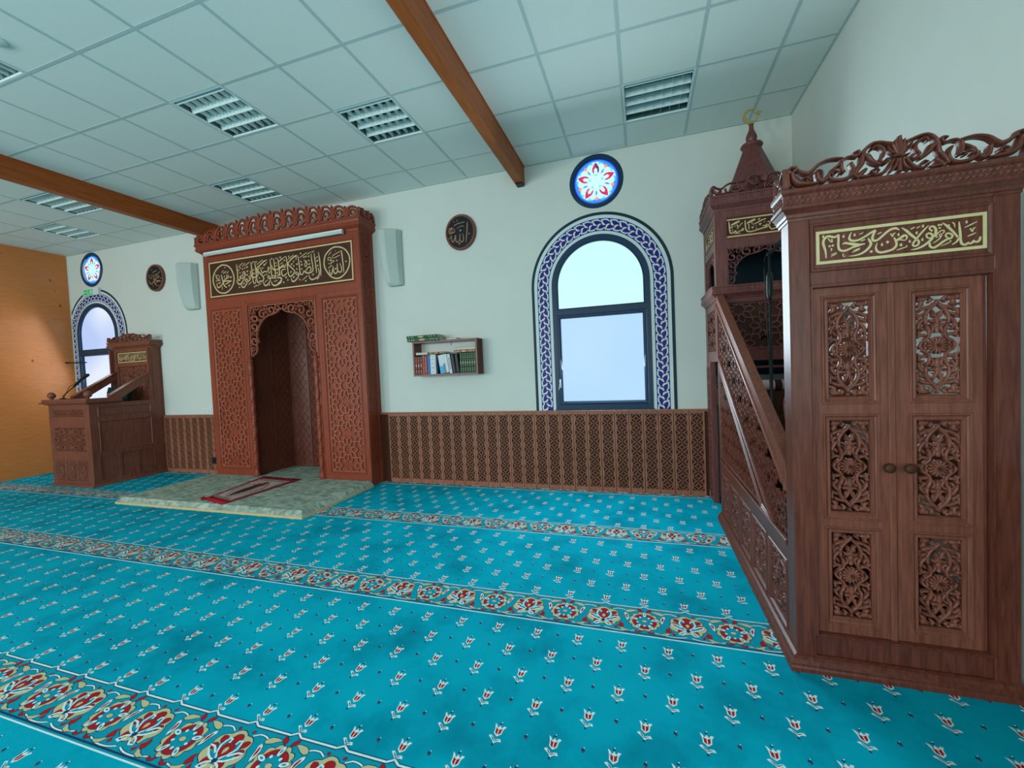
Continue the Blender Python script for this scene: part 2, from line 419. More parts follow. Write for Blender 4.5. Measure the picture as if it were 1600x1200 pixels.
def lattice(mb, fr, poly, a, cx, cy, wd, h, w0=0, sx=1, sy=1, mi=0):
    seen = set()
    for i, (p, q) in enumerate(girih(poly, a, cx, cy, sx, sy)):
        k_ = tuple(sorted([(round(p[0], 3), round(p[1], 3)), (round(q[0], 3), round(q[1], 3))]))
        if k_ in seen: continue
        seen.add(k_)
        mb.seg(fr, p, q, wd, h+.0006*((i*7) % 13)/13, w0, mi)
RC = lambda u0, u1, v0, v1: [(u0, v0), (u1, v0), (u1, v1), (u0, v1)]
SIGN_PORTAL = """34,64,84,84,84,74,84,74,34:7953,18936 7935,19244 7881,19463 7854,19626 7898,19780 8024,19895 8170,19849 8316,19816 8418,19920
34,49,39:8034,19814 8111,19672 8194,19621 8173,19756
73,73,78,83,83,73,73,63,29:8429,19919 8426,19656 8416,19447 8454,19258 8586,19175 8764,19205 8942,19287 9161,19337 9390,19398
29,82,73,73:8572,19466 8680,19512 8899,19423 9118,19335
48,82,72,48:8724,19512 8944,19444 9205,19375 9390,19385
19,58,82,82,72,72,72,72:8906,19945 8843,19810 8832,19654 8945,19569 9142,19574 9361,19674 9579,19812 9773,19914
71,71,80,80,75,80,80,80,85,19:9773,19914 9707,19769 9656,19595 9704,19473 9832,19482 9982,19603 10175,19781 10323,19875 10491,19894 10614,19796
24,81,81,81,81,71,52,19:9501,19616 9554,19506 9606,19370 9550,19222 9419,19083 9244,18975 9025,18924 8805,18919
19,56,80,80,80,80,80,71,47:9831,19366 9780,19192 9816,19020 9933,18941 10124,18956 10335,19006 10462,19104 10505,19252 10424,19517
60,69,69:10486,19382 10611,19454 10757,19523
39,24:8562,19033 8618,19039 8572,18979 8616,18927 8683,18953
29:9194,19840 9222,19810 9255,19857 9272,19824 9303,19864 9325,19899
22,37,22:8135,18993 8243,19037 8350,19081
22,37,22:8148,19063 8255,19100 8362,19137
26,43,26:8917,19068 9060,19119 9203,19170
26,43,26:8973,19134 9094,19180 9215,19226
29,48,29:9240,19517 9324,19544 9408,19572
28,47,28:9839,19738 9914,19768 9989,19799
25,42,25:10502,18972 10617,18998 10732,19024
34,64,49:7884,19954 7838,19894 7860,19857 7897,19878
34,63,48:8636,19864 8590,19805 8612,19768 8648,19789
34,62,48:9043,19873 8999,19814 9020,19778 9056,19799
32,60,46:10599,19671 10557,19613 10577,19578 10611,19598
33,61,47:10018,19328 9975,19270 9996,19234 10030,19255
32,60,46:10671,19230 10629,19172 10650,19136 10683,19157
34,49,15:8140,19350 8167,19307 8150,19217
42:10305,19695 10372,19560 10406,19681 10466,19699
5,119,5:10128,19334 10191,19349 10255,19364
5,111,5:9552,19006 9613,19020 9673,19034
5,98,5:8038,19432 8092,19444 8146,19456
5,98,5:8155,19448 8210,19460 8264,19472
69,79,79,69,46,32:10513,19365 10639,19463 10744,19550 10836,19537 10866,19419 10783,19342
32,46,32:10783,19342 10680,19381 10576,19395
23,83,83,69:10689,19887 10849,19738 11011,19538 11194,19337
68,68,68,68,59,68,59,59,27:11194,19337 11270,19227 11232,19093 11110,19059 11059,19141 11132,19270 11276,19477 11440,19680 11598,19852
18,59,78,82,78,69,64,55,46:10996,18922 11190,18935 11415,19032 11597,19171 11719,19317 11710,19467 11600,19532 11519,19469 11558,19338
45,68:11558,19338 11679,19310
58,76,76,67,58,45,58:11779,19358 11830,19501 11841,19648 11772,19782 11662,19793 11631,19703 11721,19603
22,80,71,62:12065,19894 12217,19731 12383,19510 12557,19240
53:12237,19765 12296,19769
63,76,76,76,76,67,67,58,49:11627,19129 11646,18977 11756,18908 11916,18992 12076,19120 12234,19210 12342,19233 12382,19338 12294,19436
57,57,49:12294,19436 12196,19438 12152,19332
40:12152,19332 12234,19247
27,36,36,27:11737,19102 11857,19174 11978,19282 12034,19386
31:12034,19386 12008,19464 11949,19422 11978,19331
31,45,36:11835,19331 11879,19469 11999,19576
36:11999,19576 12098,19587 12118,19523 12068,19455
27:11835,19331 11908,19328
31,66,74,74,74,79,74,66,74,74,66,74,74,57,35:12599,19860 12617,19588 12635,19340 12647,19093 12691,18940 12797,18897 12884,18964 12942,18920 13009,18947 13057,19026 13104,18971 13190,18967 13247,19025 13273,19143 13258,19170
57,53,35:12586,19200 12517,19061 12370,18963
26,40,13:12375,19873 12443,19797 12462,19647
18,36,31,22:12005,18955 12193,19018 12341,19109 12292,19145
14,37,32,23:10509,18971 10697,19023 10874,19077 10833,19133
32:11198,19827 11228,19797 11259,19843 11310,19843
29,48,29:12781,19601 12976,19691 13169,19781
29,48,29:12872,19229 13001,19284 13129,19338
30,50,30:10989,19781 11065,19817 11141,19852
30,57,43:12860,19870 12821,19815 12840,19781 12871,19800
32,59,45:11432,19911 11391,19854 11411,19819 11443,19839
32,59,45:11217,19661 11175,19604 11195,19568 11228,19589
32,59,45:11409,19354 11368,19296 11388,19261 11421,19282
32,59,46:10981,19336 10939,19278 10959,19243 10992,19263
32,60,46:10685,19228 10643,19170 10663,19134 10696,19155
32,60,46:10595,19672 10553,19614 10574,19578 10607,19599
39:12949,19545 13020,19397 13055,19530 13118,19551
4,83,4:11888,19811 11932,19821 11975,19831
4,82,4:11973,19811 12017,19821 12060,19831
4,82,4:11921,19690 11964,19700 12008,19710"""
SIGN_TOWER = """61,88,88,88,74,54:7780,27044 7819,26651 7843,26295 7902,26040 8029,26004 8111,26116
74,74,67,74,67,74:8111,26116 8221,26048 8288,26196 8381,26043 8491,26027 8604,26117
67,73,67,47:8604,26117 8763,26147 8921,26159 8971,26274
47:8971,26274 8877,26323 8796,26195 8921,26142
53,80,80,86,86,80,73,80,86,73:9081,26991 9088,26607 9128,26252 9202,26050 9419,25949 9731,25975 10043,26035 10353,26111 10691,26166 10938,26268
33,78,65:10434,26324 10602,26317 10845,26196
33,72,79,66:9665,26540 9993,26648 10367,26817 10706,26921
65,65,59:10694,26304 10757,26415 10848,26367
52,65,65,52:10848,26367 11001,26396 10959,26608 10823,26629
58,71,78,78,71,65:10968,26264 11025,26049 11175,25942 11388,25997 11631,26065 11750,26014
64,64,64:11750,26014 11818,26106 11816,26345
58,52:11424,26334 11362,26207 11467,26191
58,64,64:11928,25920 11994,26251 11986,26627
58,64,64,51:12107,25860 12228,25945 12346,25860 12495,25906
57,64,64:12495,25906 12531,26240 12522,26614
53:8475,26714 8409,26635 8504,26587 8478,26450 8475,26310
53:9307,26592 9385,26563 9366,26392 9376,26147
73,53,47:8872,26813 8776,26722 8549,26475
52,87,52:7950,26755 8296,26898 8640,27039
44,74,44:7964,26682 8310,26817 8654,26950
52,86,52:9216,26745 9548,26887 9877,27028
44,73,44:9231,26673 9569,26806 9906,26937
7,101,7:7993,26254 8051,26265 8108,26276
7,101,7:8208,26593 8266,26604 8323,26614
7,101,7:8177,25929 8235,25940 8293,25951
7,101,7:8305,25929 8362,25940 8420,25951
7,90,7:8438,25913 8489,25922 8540,25932
7,100,7:8574,25899 8631,25910 8689,25920
7,99,7:9565,26657 9621,26668 9677,26678
7,76,7:9883,26407 9926,26415 9970,26423
7,99,7:9912,26156 9968,26167 10024,26177
7,88,7:10544,26636 10594,26645 10643,26655
6,96,6:12242,26400 12296,26411 12350,26421
61:7938,26585 8007,26455 8044,26570 8108,26586
59:9591,26346 9658,26218 9694,26331 9756,26347
59:10177,26562 10251,26420 10291,26545 10359,26563
59:10124,26989 10183,26875 10215,26976 10269,26990
58:11585,26456 11636,26358 11663,26445 11710,26457"""
SIGN_MIHRAB = """86,161,161,161,161,136,86:-55653,31554 -55590,30876 -55538,30226 -55558,29584 -55341,29185 -55120,29430 -55180,29812
74,161,186,173,161,149,149,124,111:-55740,29388 -55679,29006 -55384,28680 -54985,28746 -54638,29058 -54279,29527 -54096,30014 -54279,30365 -54570,30280
110,110:-54570,30280 -54482,30057 -54166,30022
123:-54744,29898 -55007,29739 -54851,29482 -54565,29505 -54540,29796 -54744,29898
74,160,172,160,160:-54948,28769 -54909,28390 -54610,28134 -54279,28272 -53774,28807
146:-53774,28807 -53743,29177 -53944,29305 -54168,29169 -54010,28939 -53591,28895
146,146,122,97:-53591,28895 -53216,29174 -53153,29513 -53350,29667
97:-53350,29667 -53472,29467 -53281,29234
85,157,157,157,145:-52912,31551 -52859,30937 -52808,30296 -52775,29604 -52752,29284
97,146,158,170,158,133,97:-53080,30379 -53081,29956 -52841,29479 -52433,29356 -52013,29405 -51708,29752 -51956,30095
84,144,156,156,156,144,108:-52186,31492 -52135,30853 -52063,30054 -52055,29315 -51931,28721 -51669,28536 -51429,28774
72:-52692,31261 -52599,31540 -52353,31575 -52152,31488
145,145,121,85:-52718,29280 -52688,28800 -52505,28490 -52214,28645
109,96:-52214,28645 -52248,29072
59,177,166,154,166,177,177,154,142,118:-49920,31546 -50476,31394 -51191,31007 -51917,30565 -51806,30236 -51294,29759 -50788,29231 -50764,28861 -51109,28662 -51429,28774
96,144,96:-51357,30659 -51724,30227 -51490,29885
84,131,155,131,143,143,131,108,96:-51153,30635 -51110,30158 -50877,29818 -50522,29988 -50190,29888 -49800,30089 -49597,30353 -49803,30480 -49944,30236
82,153,153,153,130:-49413,31553 -49314,30684 -49288,29746 -49258,29274 -49056,28863
129,129,118,106:-49056,28863 -48750,28908 -48794,29198 -49092,29256
72,155,179,155,143,131,119,107,119:-50839,28607 -50733,28229 -50479,27993 -50062,28107 -49683,28434 -49563,28839 -49699,29244 -49968,29273 -49955,29011
119:-49955,29011 -49592,28894 -49179,29006
82,141,152,141,94:-48739,31575 -48674,30713 -48607,29877 -48569,29251 -48519,28702
82,141,165,153,141,129:-49114,30661 -49014,30234 -48632,29984 -48027,30044 -47418,30207 -46941,30409
83,153,189,177,165,142,142,130:-49391,28456 -49253,28077 -48869,27829 -48260,27923 -47746,28129 -47536,28520 -47792,28805 -48188,28847
117,129:-48188,28847 -48200,29107 -47917,29335
82,140,151,140:-48009,31538 -47940,30731 -47847,29792 -47768,29112
12,210,12:-55429,30665 -55284,30681 -55140,30696
12,210,12:-55213,30255 -55069,30271 -54925,30287
12,209,12:-54706,30770 -54562,30786 -54419,30802
12,208,12:-54275,30828 -54132,30844 -53989,30859
12,205,12:-52625,30392 -52485,30408 -52344,30424
12,203,12:-50669,29438 -50531,29455 -50393,29471
12,202,12:-50287,29527 -50150,29544 -50012,29560
12,203,12:-50927,30473 -50788,30489 -50651,30504
12,199,12:-48526,30898 -48391,30913 -48256,30928
12,199,12:-48423,30513 -48288,30529 -48154,30544
12,206,12:-52634,28021 -52494,28039 -52353,28056
12,200,12:-48891,28398 -48756,28415 -48621,28432
12,199,12:-48573,28443 -48438,28460 -48303,28477
12,204,12:-51687,29165 -51547,29181 -51408,29198
59,99,59:-55389,31121 -54903,31381 -54418,31639
59,98,59:-54103,31186 -53602,31399 -53103,31611
58,96,58:-51874,31086 -51282,31364 -50695,31639
59,98,59:-53632,28409 -53291,28619 -52951,28828
58,96,58:-52020,28054 -51588,28264 -51158,28472
57,95,57:-50577,28464 -50275,28621 -49974,28778
59,98,59:-54547,31131 -54290,31363 -54033,31593
56,94,56:-48462,31454 -48288,31536 -48115,31618
56,93,56:-47887,30983 -47369,31255 -46854,31527
57,95,57:-50526,30773 -50236,31000 -49946,31226
110:-53834,31030 -53707,30854 -53627,31006 -53502,31026
107:-50647,30966 -50525,30793 -50447,30943 -50326,30962
111:-54628,28759 -54501,28584 -54420,28738 -54293,28759
105:-48393,29617 -48274,29447 -48198,29595 -48079,29615
110:-53814,30432 -53687,30256 -53607,30409 -53482,30429
109:-52625,29981 -52500,29807 -52421,29959 -52297,29979
110:-53893,29909 -53767,29733 -53686,29886 -53561,29906
106:-49788,29824 -49666,29652 -49590,29802 -49469,29822
86,161,123:-55260,28339 -55383,28244 -55331,28183 -55236,28217
84,157,121:-52130,28288 -52249,28194 -52198,28134 -52107,28167
86,160,123:-54918,31088 -55040,30995 -54988,30934 -54894,30966
83,154,118:-49712,28119 -49828,28026 -49779,27967 -49690,27999
84,156,120:-51858,31579 -51976,31488 -51926,31427 -51835,31458
82,153,117:-49025,31656 -49140,31567 -49091,31507 -49002,31537
81,151,116:-47523,31706 -47635,31617 -47587,31557 -47500,31588
81,150,150,150,150,161,150,127:-46553,31625 -46420,30816 -46381,30044 -46319,29320 -46084,28823 -45689,28883 -45276,29205 -45189,29501
170,159,136,148,148,125:-44702,31515 -45311,31295 -45992,30867 -46268,30491 -45855,30111 -45189,29501
79,136,147,147,136,125,147,170,159,147,136,136,79:-44510,31511 -44394,30677 -44328,29860 -44283,29171 -44087,28810 -43770,28962 -43597,29246 -43247,29005 -42751,28900 -42172,29101 -42061,29600 -42194,30516 -42263,31449
69,149,184,161,138,115,103,92,103:-45873,28606 -45742,28183 -45494,28045 -45093,28217 -44598,28647 -44570,29015 -44885,29263 -45060,29079 -44848,28903
114:-44848,28903 -44595,28850 -44293,29045
112,135,146,124,112:-43295,29212 -42951,29601 -42567,29698 -42389,29387 -42672,29117
78,133,144,144,78:-41752,31450 -41665,30502 -41572,29643 -41539,29240 -41512,28763
67,146,168,157,157,146,123,67:-42802,28629 -42675,28213 -42379,27980 -41938,28024 -41428,28204 -41082,28541 -41117,29093 -41216,29428
55,154,143,143,143,77:-41035,31510 -40912,30660 -40867,30158 -40835,29409 -40820,28761 -40835,28290
68,124,124,113,79:-43496,30772 -43230,30514 -43021,30187 -43250,29827 -43461,29962
79,90:-43461,29962 -43376,30254 -43002,30612
104,139,150,162,139,92:-46721,29878 -47283,29839 -47488,29501 -47249,29001 -46846,29111 -46501,29340
70,116,116,128,128,93:-47820,30157 -47339,30385 -47145,30517 -47025,30195 -46795,30194 -46699,30593
117,164,152,140,129:-48253,28033 -47767,28293 -47510,28627 -47790,28853 -48192,28803
82,140,140:-47920,30994 -47828,30055 -47839,29075
12,231,12:-47015,31080 -46856,31098 -46697,31116
11,225,11:-43623,31104 -43470,31121 -43317,31139
11,225,11:-43272,31151 -43119,31169 -42966,31186
11,221,11:-41406,29713 -41256,29731 -41106,29750
59,99,59:-47810,31135 -47229,31374 -46652,31611
59,98,59:-46244,31143 -45724,31396 -45207,31648
58,96,58:-44220,31122 -43562,31414 -42909,31705
57,95,57:-42894,31402 -42619,31548 -42345,31694
57,95,57:-42177,31603 -41947,31679 -41717,31755
56,94,56:-41556,30728 -41346,30837 -41138,30946
57,94,57:-41557,27883 -41301,28036 -41046,28188
58,96,58:-44017,28043 -43520,28318 -43025,28593
59,99,59:-47616,30649 -47359,30760 -47104,30871
58,97,58:-44891,30889 -44808,31132 -44726,31376
102:-44864,30400 -44748,30233 -44675,30378 -44561,30397
101:-42784,30157 -42671,29991 -42600,30135 -42488,30154
103:-45938,29454 -45821,29285 -45747,29432 -45631,29452
103:-45541,28695 -45425,28528 -45351,28675 -45236,28695
100:-42264,28693 -42151,28528 -42081,28673 -41970,28692
104:-46869,28813 -46751,28644 -46677,28792 -46560,28812
102:-44045,30228 -43930,30062 -43858,30207 -43745,30226
103:-45760,30505 -45643,30337 -45570,30483 -45454,30502
100:-41421,30445 -41309,30280 -41240,30423 -41130,30442
79,147,113:-43936,30676 -44051,30582 -44002,30521 -43913,30553
79,148,113:-44338,28292 -44454,28196 -44404,28135 -44314,28169
81,150,115:-46393,28460 -46512,28363 -46461,28301 -46370,28335
79,146,113:-43341,28009 -43456,27914 -43406,27853 -43318,27887
81,151,116:-47135,28204 -47254,28107 -47203,28044 -47111,28079
80,149,115:-45986,31634 -46104,31540 -46054,31478 -45963,31510
80,148,114:-45204,30852 -45321,30758 -45271,30696 -45181,30729
81,151,116:-47457,31687 -47576,31592 -47525,31529 -47433,31562
78,145,112:-42599,31243 -42712,31150 -42663,31089 -42576,31121
79,147,113:-43948,31787 -44064,31694 -44014,31633 -43925,31664
80,148,114:-44738,29782 -44855,29688 -44805,29626 -44715,29659
79,147,113:-43883,29685 -43998,29590 -43948,29529 -43859,29562
80,148,114:-45218,30244 -45335,30149 -45285,30087 -45195,30120
78,145,112:-42610,30668 -42723,30575 -42674,30514 -42587,30546
175:-58160,31763 -58642,31743 -59433,31378 -60042,30786 -60357,30004 -60318,29285 -59967,28534 -59393,27968 -58725,27725 -58041,27710 -57337,27970 -56681,28508 -56312,29272 -56306,30123 -56732,31021 -57427,31577 -58160,31763
82,153,153,176,141,106:-58726,30412 -58594,29968 -58439,29395 -58280,28872 -57968,28537 -57697,28510
59,142,166,154,142,154,142,118,95:-59619,29314 -59625,28857 -59408,28580 -58979,28740 -58534,29101 -58226,29473 -57794,29731 -57234,29922 -57382,30165
105:-57382,30165 -57624,30116 -57650,29816 -57305,29880
129,152,176,94:-58376,29337 -57688,29392 -56949,29314 -56755,29369
81,139,127:-56755,29369 -57371,29132 -58000,28945
71,82,71:-58672,28709 -58660,28455 -58685,28178
71:-59918,30619 -59769,30348 -59693,30035 -59441,29754 -59098,29717
71:-59519,30423 -59117,30278 -59076,29969 -59363,29847 -59619,30078 -59519,30423
83:-59871,29595 -59454,29602 -58900,29620
70,117,70:-58373,30525 -58018,30663 -57666,30800
56,94,56:-58631,30706 -58396,30844 -58161,30981
56,93,56:-57737,30380 -57482,30566 -57229,30751
12,199,12:-58239,30101 -58101,30117 -57963,30132
12,158,12:-58033,31346 -57923,31358 -57813,31369
106:-59306,29323 -59152,29114 -59053,29296 -58899,29321
104:-57013,29930 -56877,29743 -56790,29906 -56655,29927
105:-57420,28765 -57284,28579 -57196,28742 -57060,28765
12,135,12:-58220,29856 -58123,29867 -58027,29878
161:-38004,31808 -38604,31788 -39352,31442 -39939,30874 -40172,30161 -40161,29466 -39786,28731 -39224,28076 -38525,27730 -37807,27727 -37070,28087 -36437,28746 -36117,29582 -36150,30409 -36624,31194 -37245,31613 -38004,31808
75,161,139,128,75:-37354,31311 -37271,30790 -37207,30003 -37145,29168 -37123,28361
65,109,131,131,131,120,131,142,142,120,109,87:-39430,29037 -39371,28586 -39149,28290 -38944,28637 -38743,29352 -38740,28959 -38655,28457 -38360,28376 -38103,28641 -38099,29131 -38098,29572 -38065,29617
119,129,129,119,65:-38066,28735 -37816,28462 -37515,28527 -37426,28956 -37678,29620
55,98,87:-39600,29204 -39257,29338 -38942,29523
76:-38798,30734 -38182,30952 -37513,31161
65:-38798,30734 -38751,30532 -38878,30449
76:-39501,30180 -39544,30431 -39350,30605 -39057,30471 -39134,30234 -39468,30225
76:-39018,30171 -38547,30017 -38978,29871 -39018,30171
76:-39495,29834 -39292,29711 -38982,29823
52,87,52:-38642,30371 -38122,30529 -37605,30685
11,200,11:-38259,30023 -38126,30040 -37993,30056
11,197,11:-36823,29731 -36693,29747 -36562,29764
46,76,46:-39423,30860 -39181,31076 -38939,31291
97:-38494,29051 -38385,28889 -38318,29030 -38211,29050
11,108,11:-38320,31294 -38248,31302 -38176,31311"""
MED_RIGHT = """63,134,116,107,45:-20254,33249 -20293,32742 -20378,31985 -20467,31356 -20543,30766
64,91,109,91,100,100,109,109,91:-22559,31857 -22492,31285 -22340,30983 -22158,31240 -21987,31778 -21913,31811 -21944,31211 -21768,30929 -21524,31026
90,90:-21524,31026 -21365,31349 -21346,31906
90,108,108,99,63:-21352,31132 -21150,30911 -20933,30990 -20865,31410 -20958,31895
46,82,64:-23019,31377 -22694,31572 -22441,31797
45,100,91,73:-22093,32958 -21941,33109 -21363,33240 -20603,33300
36,72,54:-21751,32629 -21291,32800 -20722,32825
73:-22847,32330 -22635,32690 -22204,32672 -22033,32260 -22373,32177 -22847,32330
64:-22877,32681 -22533,32805 -22294,32771
73:-22856,32158 -22619,32082 -22131,32230
64:-22656,32303 -22494,32627 -22321,32257
9,275,9:-21416,32299 -21244,32321 -21072,32343
9,197,9:-20216,31759 -20094,31775 -19971,31791
9,136,9:-22174,33508 -22088,33518 -22001,33529
81:-21582,30825 -21451,30611 -21373,30797 -21246,30822
45,72,27:-21719,33722 -21630,33601 -21590,33445"""
MED_LEFT = """76,109,131,142,131,109:-76766,32912 -76714,32451 -76662,31990 -76573,31571 -76349,31184 -76037,31015
66,110,143,143,154,143,121,88:-77917,32077 -77696,31642 -77420,31407 -76967,31612 -76527,32021 -75968,32325 -75435,32404 -75737,32663
87,164,142:-76471,31924 -75824,31811 -75183,31675
130,130,108:-75183,31675 -75838,31676 -76382,31505
76:-75737,32663 -76131,32661 -76476,32516
77:-77752,33020 -77743,32470 -77295,32285 -77131,32587 -77225,32962
55:-77037,31254 -76995,31021 -77041,30889
87:-76443,32831 -76048,32833 -75570,33007 -75284,33247
66,109,66:-76998,33233 -76454,33366 -75914,33498
11,200,11:-75280,32131 -75135,32145 -74990,32160
11,201,11:-75830,30919 -75684,30934 -75538,30949
11,148,11:-77257,33673 -77150,33683 -77043,33693"""
CREST = """234,150,134,140,134,114,100:-4062,138 -4117,520 -4105,873 -3953,1004 -3798,976 -3732,875 -3807,812
200,250,266,200,100:-3941,808 -3868,512 -3686,304 -3381,215 -2926,178
99,112,99,86:-3531,400 -3391,491 -3255,404 -3294,298
85:-3294,298 -3379,285 -3393,393
99,182,199,172,146,133,119,99:-3753,879 -3556,731 -3312,652 -3128,765 -2944,940 -2673,1062 -2376,1099 -2039,1045
163,195,176,143,98:-2979,633 -2918,344 -2746,202 -2579,353 -2442,588
141,129,96:-2442,588 -2233,756 -2056,826
142,174,181,174,161,148,129:-2578,457 -2477,266 -2242,173 -1949,173 -1700,299 -1625,558 -1737,817
140,159,159,127:-2024,1025 -2080,779 -2037,531 -1951,447
128,109,96:-2386,371 -2449,520 -2295,561
96:-2295,561 -2149,500 -2180,385
95,108,108,114,127,114,95:-1996,1002 -1849,1070 -1676,1071 -1504,1028 -1402,1126 -1444,1253 -1602,1199
189,195,208,189,145,139,132,126:-1629,218 -1482,498 -1322,705 -1304,972 -1216,1225 -1016,1421 -762,1470 -238,1315
126,220,157:-1501,93 -1370,274 -1183,443
187,250,219,156,106:-1318,1042 -1106,968 -995,778 -828,629 -647,529
112,124,136,130,124,118,105:-990,1181 -904,1315 -709,1292 -538,1092 -574,866 -681,719 -563,563
110,92:-563,563 -396,615 -450,758
93,137,149,137,112:-1014,328 -861,175 -637,169 -413,335 -203,662
81,81:-943,365 -816,416 -720,274
121,181,332,362,272:-8,1565 -10,1417 -20,1221 -36,993 -52,765
91,183,152:-306,1328 -185,1122 -78,803
79,152,140:-168,1416 -130,1177 -65,801
79:-326,801 -24,753
151,212,151:-11,675 5,390 19,123
91,139,91:-80,671 -165,356 -360,159
73:-431,1237 -323,1017 -160,885
189,126:-1629,218 -1286,157 -1030,145"""
NK = 117

# ================================================================== ROOM
XL, XR, YB, ZC = -9.95, 1.49, -9.6, 3.877
ARC_Z = 2.41; WIN_X = (-0.445, -9.27); RND = (3.56, .30)
def arch_loop(xc, r, z0, n=40, side=None):
    s = side or r
    return [(xc-s, z0), (xc+s, z0)] + [(xc+r*math.cos(a), ARC_Z+r*math.sin(a)) for a in np.linspace(0, PI, n)]
fr_wall = FRY(0)
holes = [[(-5.52, .0), (-4.08, .0), (-4.08, 2.68), (-5.52, 2.68)]]
for xc in WIN_X:
    holes.append(arch_loop(xc, .53, 1.0)); holes.append(circ(xc+.005, RND[0], .27))
mb = plate('wf', [(XL, -.1), (XR, -.1), (XR, ZC+.1), (XL, ZC+.1)], holes, lambda u, v, w_: (u, .30-w_, v), .30, None)
struct('wall_front', mb, 'wall')
mb = MB(); mb.box(XR, XR+.15, YB, .3, -.1, ZC+.1); struct('wall_right', mb, 'wall')
mb = MB(); mb.box(XL-.15, XR+.15, YB-.15, YB, -.1, ZC+.1); struct('wall_rear', mb, 'wall')
mb = MB(); mb.box(XL-.15, XL-.02, YB, .3, -.1, ZC+.1)
y = 0.0
while y > YB+.1:      # tall plywood sheets with hairline joints
    y1 = max(y-1.22, YB); mb.box(XL-.03, XL, y1+.0015, y, 0, ZC, 0); y = y1
struct('wall_left', mb, 'pine')
mb = MB(); mb.box(XL-.012, XL+.012, -.014, 0, 0, ZC); struct('trim_1', mb, 'cream')

# ---- ceiling: tiles, with open cells where the louvre fixtures sit, and a thin rail grid
GA, GB, GC, R0 = -4.4127, -.6988, -7.48, .4707
FIX = [(GA+.6, R0+1.2), (GA+1.8, R0+.6), (GA-.6, R0), (GB+.6, R0), (GA-.6, R0+2.4), (GC, R0+.6), (GC-1.2, R0)]
rows = [0]+[R0+.6*k for k in range(16)]
rows = [r for r in rows if r < 9.6]+[9.6]
def cols(g, a, b):
    c = [a]; k = math.ceil((a-g)/.6+1e-6)
    while g+.6*k < b-1e-6: c.append(g+.6*k); k += 1
    return c+[b]
sections = [cols(GC, XL, -6.22), cols(GA, -6.22, -1.325), cols(GB, -1.325, XR)]
mb = MB(); tb = MB()
for S_ in sections:
    for a, b in zip(S_[:-1], S_[1:]):
        for r, r_ in zip(rows[:-1], rows[1:]):
            if any(abs(a-fx) < .02 and abs(r-fy) < .02 for fx, fy in FIX): continue
            mb.add([(a, -r, ZC), (b, -r, ZC), (b, -r_, ZC), (a, -r_, ZC)], [(0, 1, 2, 3)])
    for c in S_[1:-1]: tb.box(c-.012, c+.012, YB, 0, ZC-.0025, ZC+.004)
    for r in rows[1:-1]: tb.box(S_[0], S_[-1], -r-.0115, -r+.0115, ZC-.0022, ZC+.0035)
tb.box(XL, XR, -.022, 0, ZC-.006, ZC+.003); tb.box(XR-.022, XR, YB, 0, ZC-.0062, ZC+.003)
mb.box(XL-.15, XR+.15, YB-.15, .3, ZC+.16, ZC+.2)
struct('ceiling', mb, 'tile'); struct('trim_2', tb, 'tbar')
for i, (xa_, xb_) in enumerate(((-1.375, -1.275), (-6.28, -6.17))):
    mb = MB(); mb.box(xa_, xb_, YB, -.012, 3.66, ZC-.001); mb.box(xa_+.01, xb_-.01, -.10, 0, 3.645, 3.66, 1)
    mb.box(xa_-.006, xb_+.006, YB, -.012, ZC-.012, ZC-.0005, 0)
    struct('trim_%d' % (3+i), mb, ['beam', 'black'])

# ---- louvre fixtures
def fixture(ax, r, label):
    t = empty('ceiling_light', (ax+.3, -r-.3, ZC), label, 'ceiling light', 'square louvre lights in the ceiling grid')
    h = MB(); x0, x1, y0, y1 = ax+.012, ax+.588, -r-.588, -r-.012; T = ZC+.10
    h.quad((x0, y0, T), (x1, y0, T), (x1, y1, T), (x0, y1, T))
    for a, b in (((x0, y0), (x1, y0)), ((x1, y0), (x1, y1)), ((x1, y1), (x0, y1)), ((x0, y1), (x0, y0))):
        h.quad((*a, ZC), (*b, ZC), (*b, T), (*a, T))
    h.build('housing', 'louvre_dark', t)
    f = MB(); fr = lambda u, v, w_: (u, v, ZC-w_)
    f.rect(fr, x0-.01, x1+.01, y0-.01, y1+.01, [(0, -.004), (0, .003), (.016, .003), (.02, -.01)]); f.build('rim', 'louvre', t)
    l = MB(); n = 4; d = (y1-y0-.03)/n
    for k in range(n):
        ya = y0+.018+k*d
        prof = [(.0, -.06), (.016, -.02), (.022, -.001), (.028, -.001), (.045, -.028), (.07, -.05), (.088, -.056)]
        for (p, z), (q, z2) in zip(prof[:-1], prof[1:]):
            l.quad((x0+.012, ya+p, ZC-z), (x1-.012, ya+p, ZC-z), (x1-.012, ya+q, ZC-z2), (x0+.012, ya+q, ZC-z2))
        for j in range(1, 7):
            xx = x0+(x1-x0)*j/7
            l.add([(xx, ya+.028, ZC+.004), (xx, ya+d, ZC+.004), (xx, ya+d, ZC+.05), (xx, ya+.028, ZC+.05)], [(0, 1, 2, 3)])
    l.build('louvre', 'louvre', t)
for f, lb in zip(FIX, ['largest square louvre ceiling light, left of centre above the prayer niche', 'square louvre ceiling light just left of the long orange beam',
                       'small square louvre ceiling light nearest the top of the carved niche', 'square louvre ceiling light right of the long beam above the round window',
                       'louvre ceiling light cut off by the left edge of the photo', 'louvre ceiling light beyond the left beam, nearer the viewer of the two',
                       'louvre ceiling light in the far left bay, closest to the wooden wall']):
    fixture(f[0], f[1], lb)
mb = MB(); mb.lathe((-4.18, -3.13, ZC-.02), [(.0, 0), (.045, .0), (.06, .012), (.06, .02)], 20)
mb.build('smoke_detector', 'louvre', None, label='small round white detector on the ceiling at the left photo edge', cat='detector')

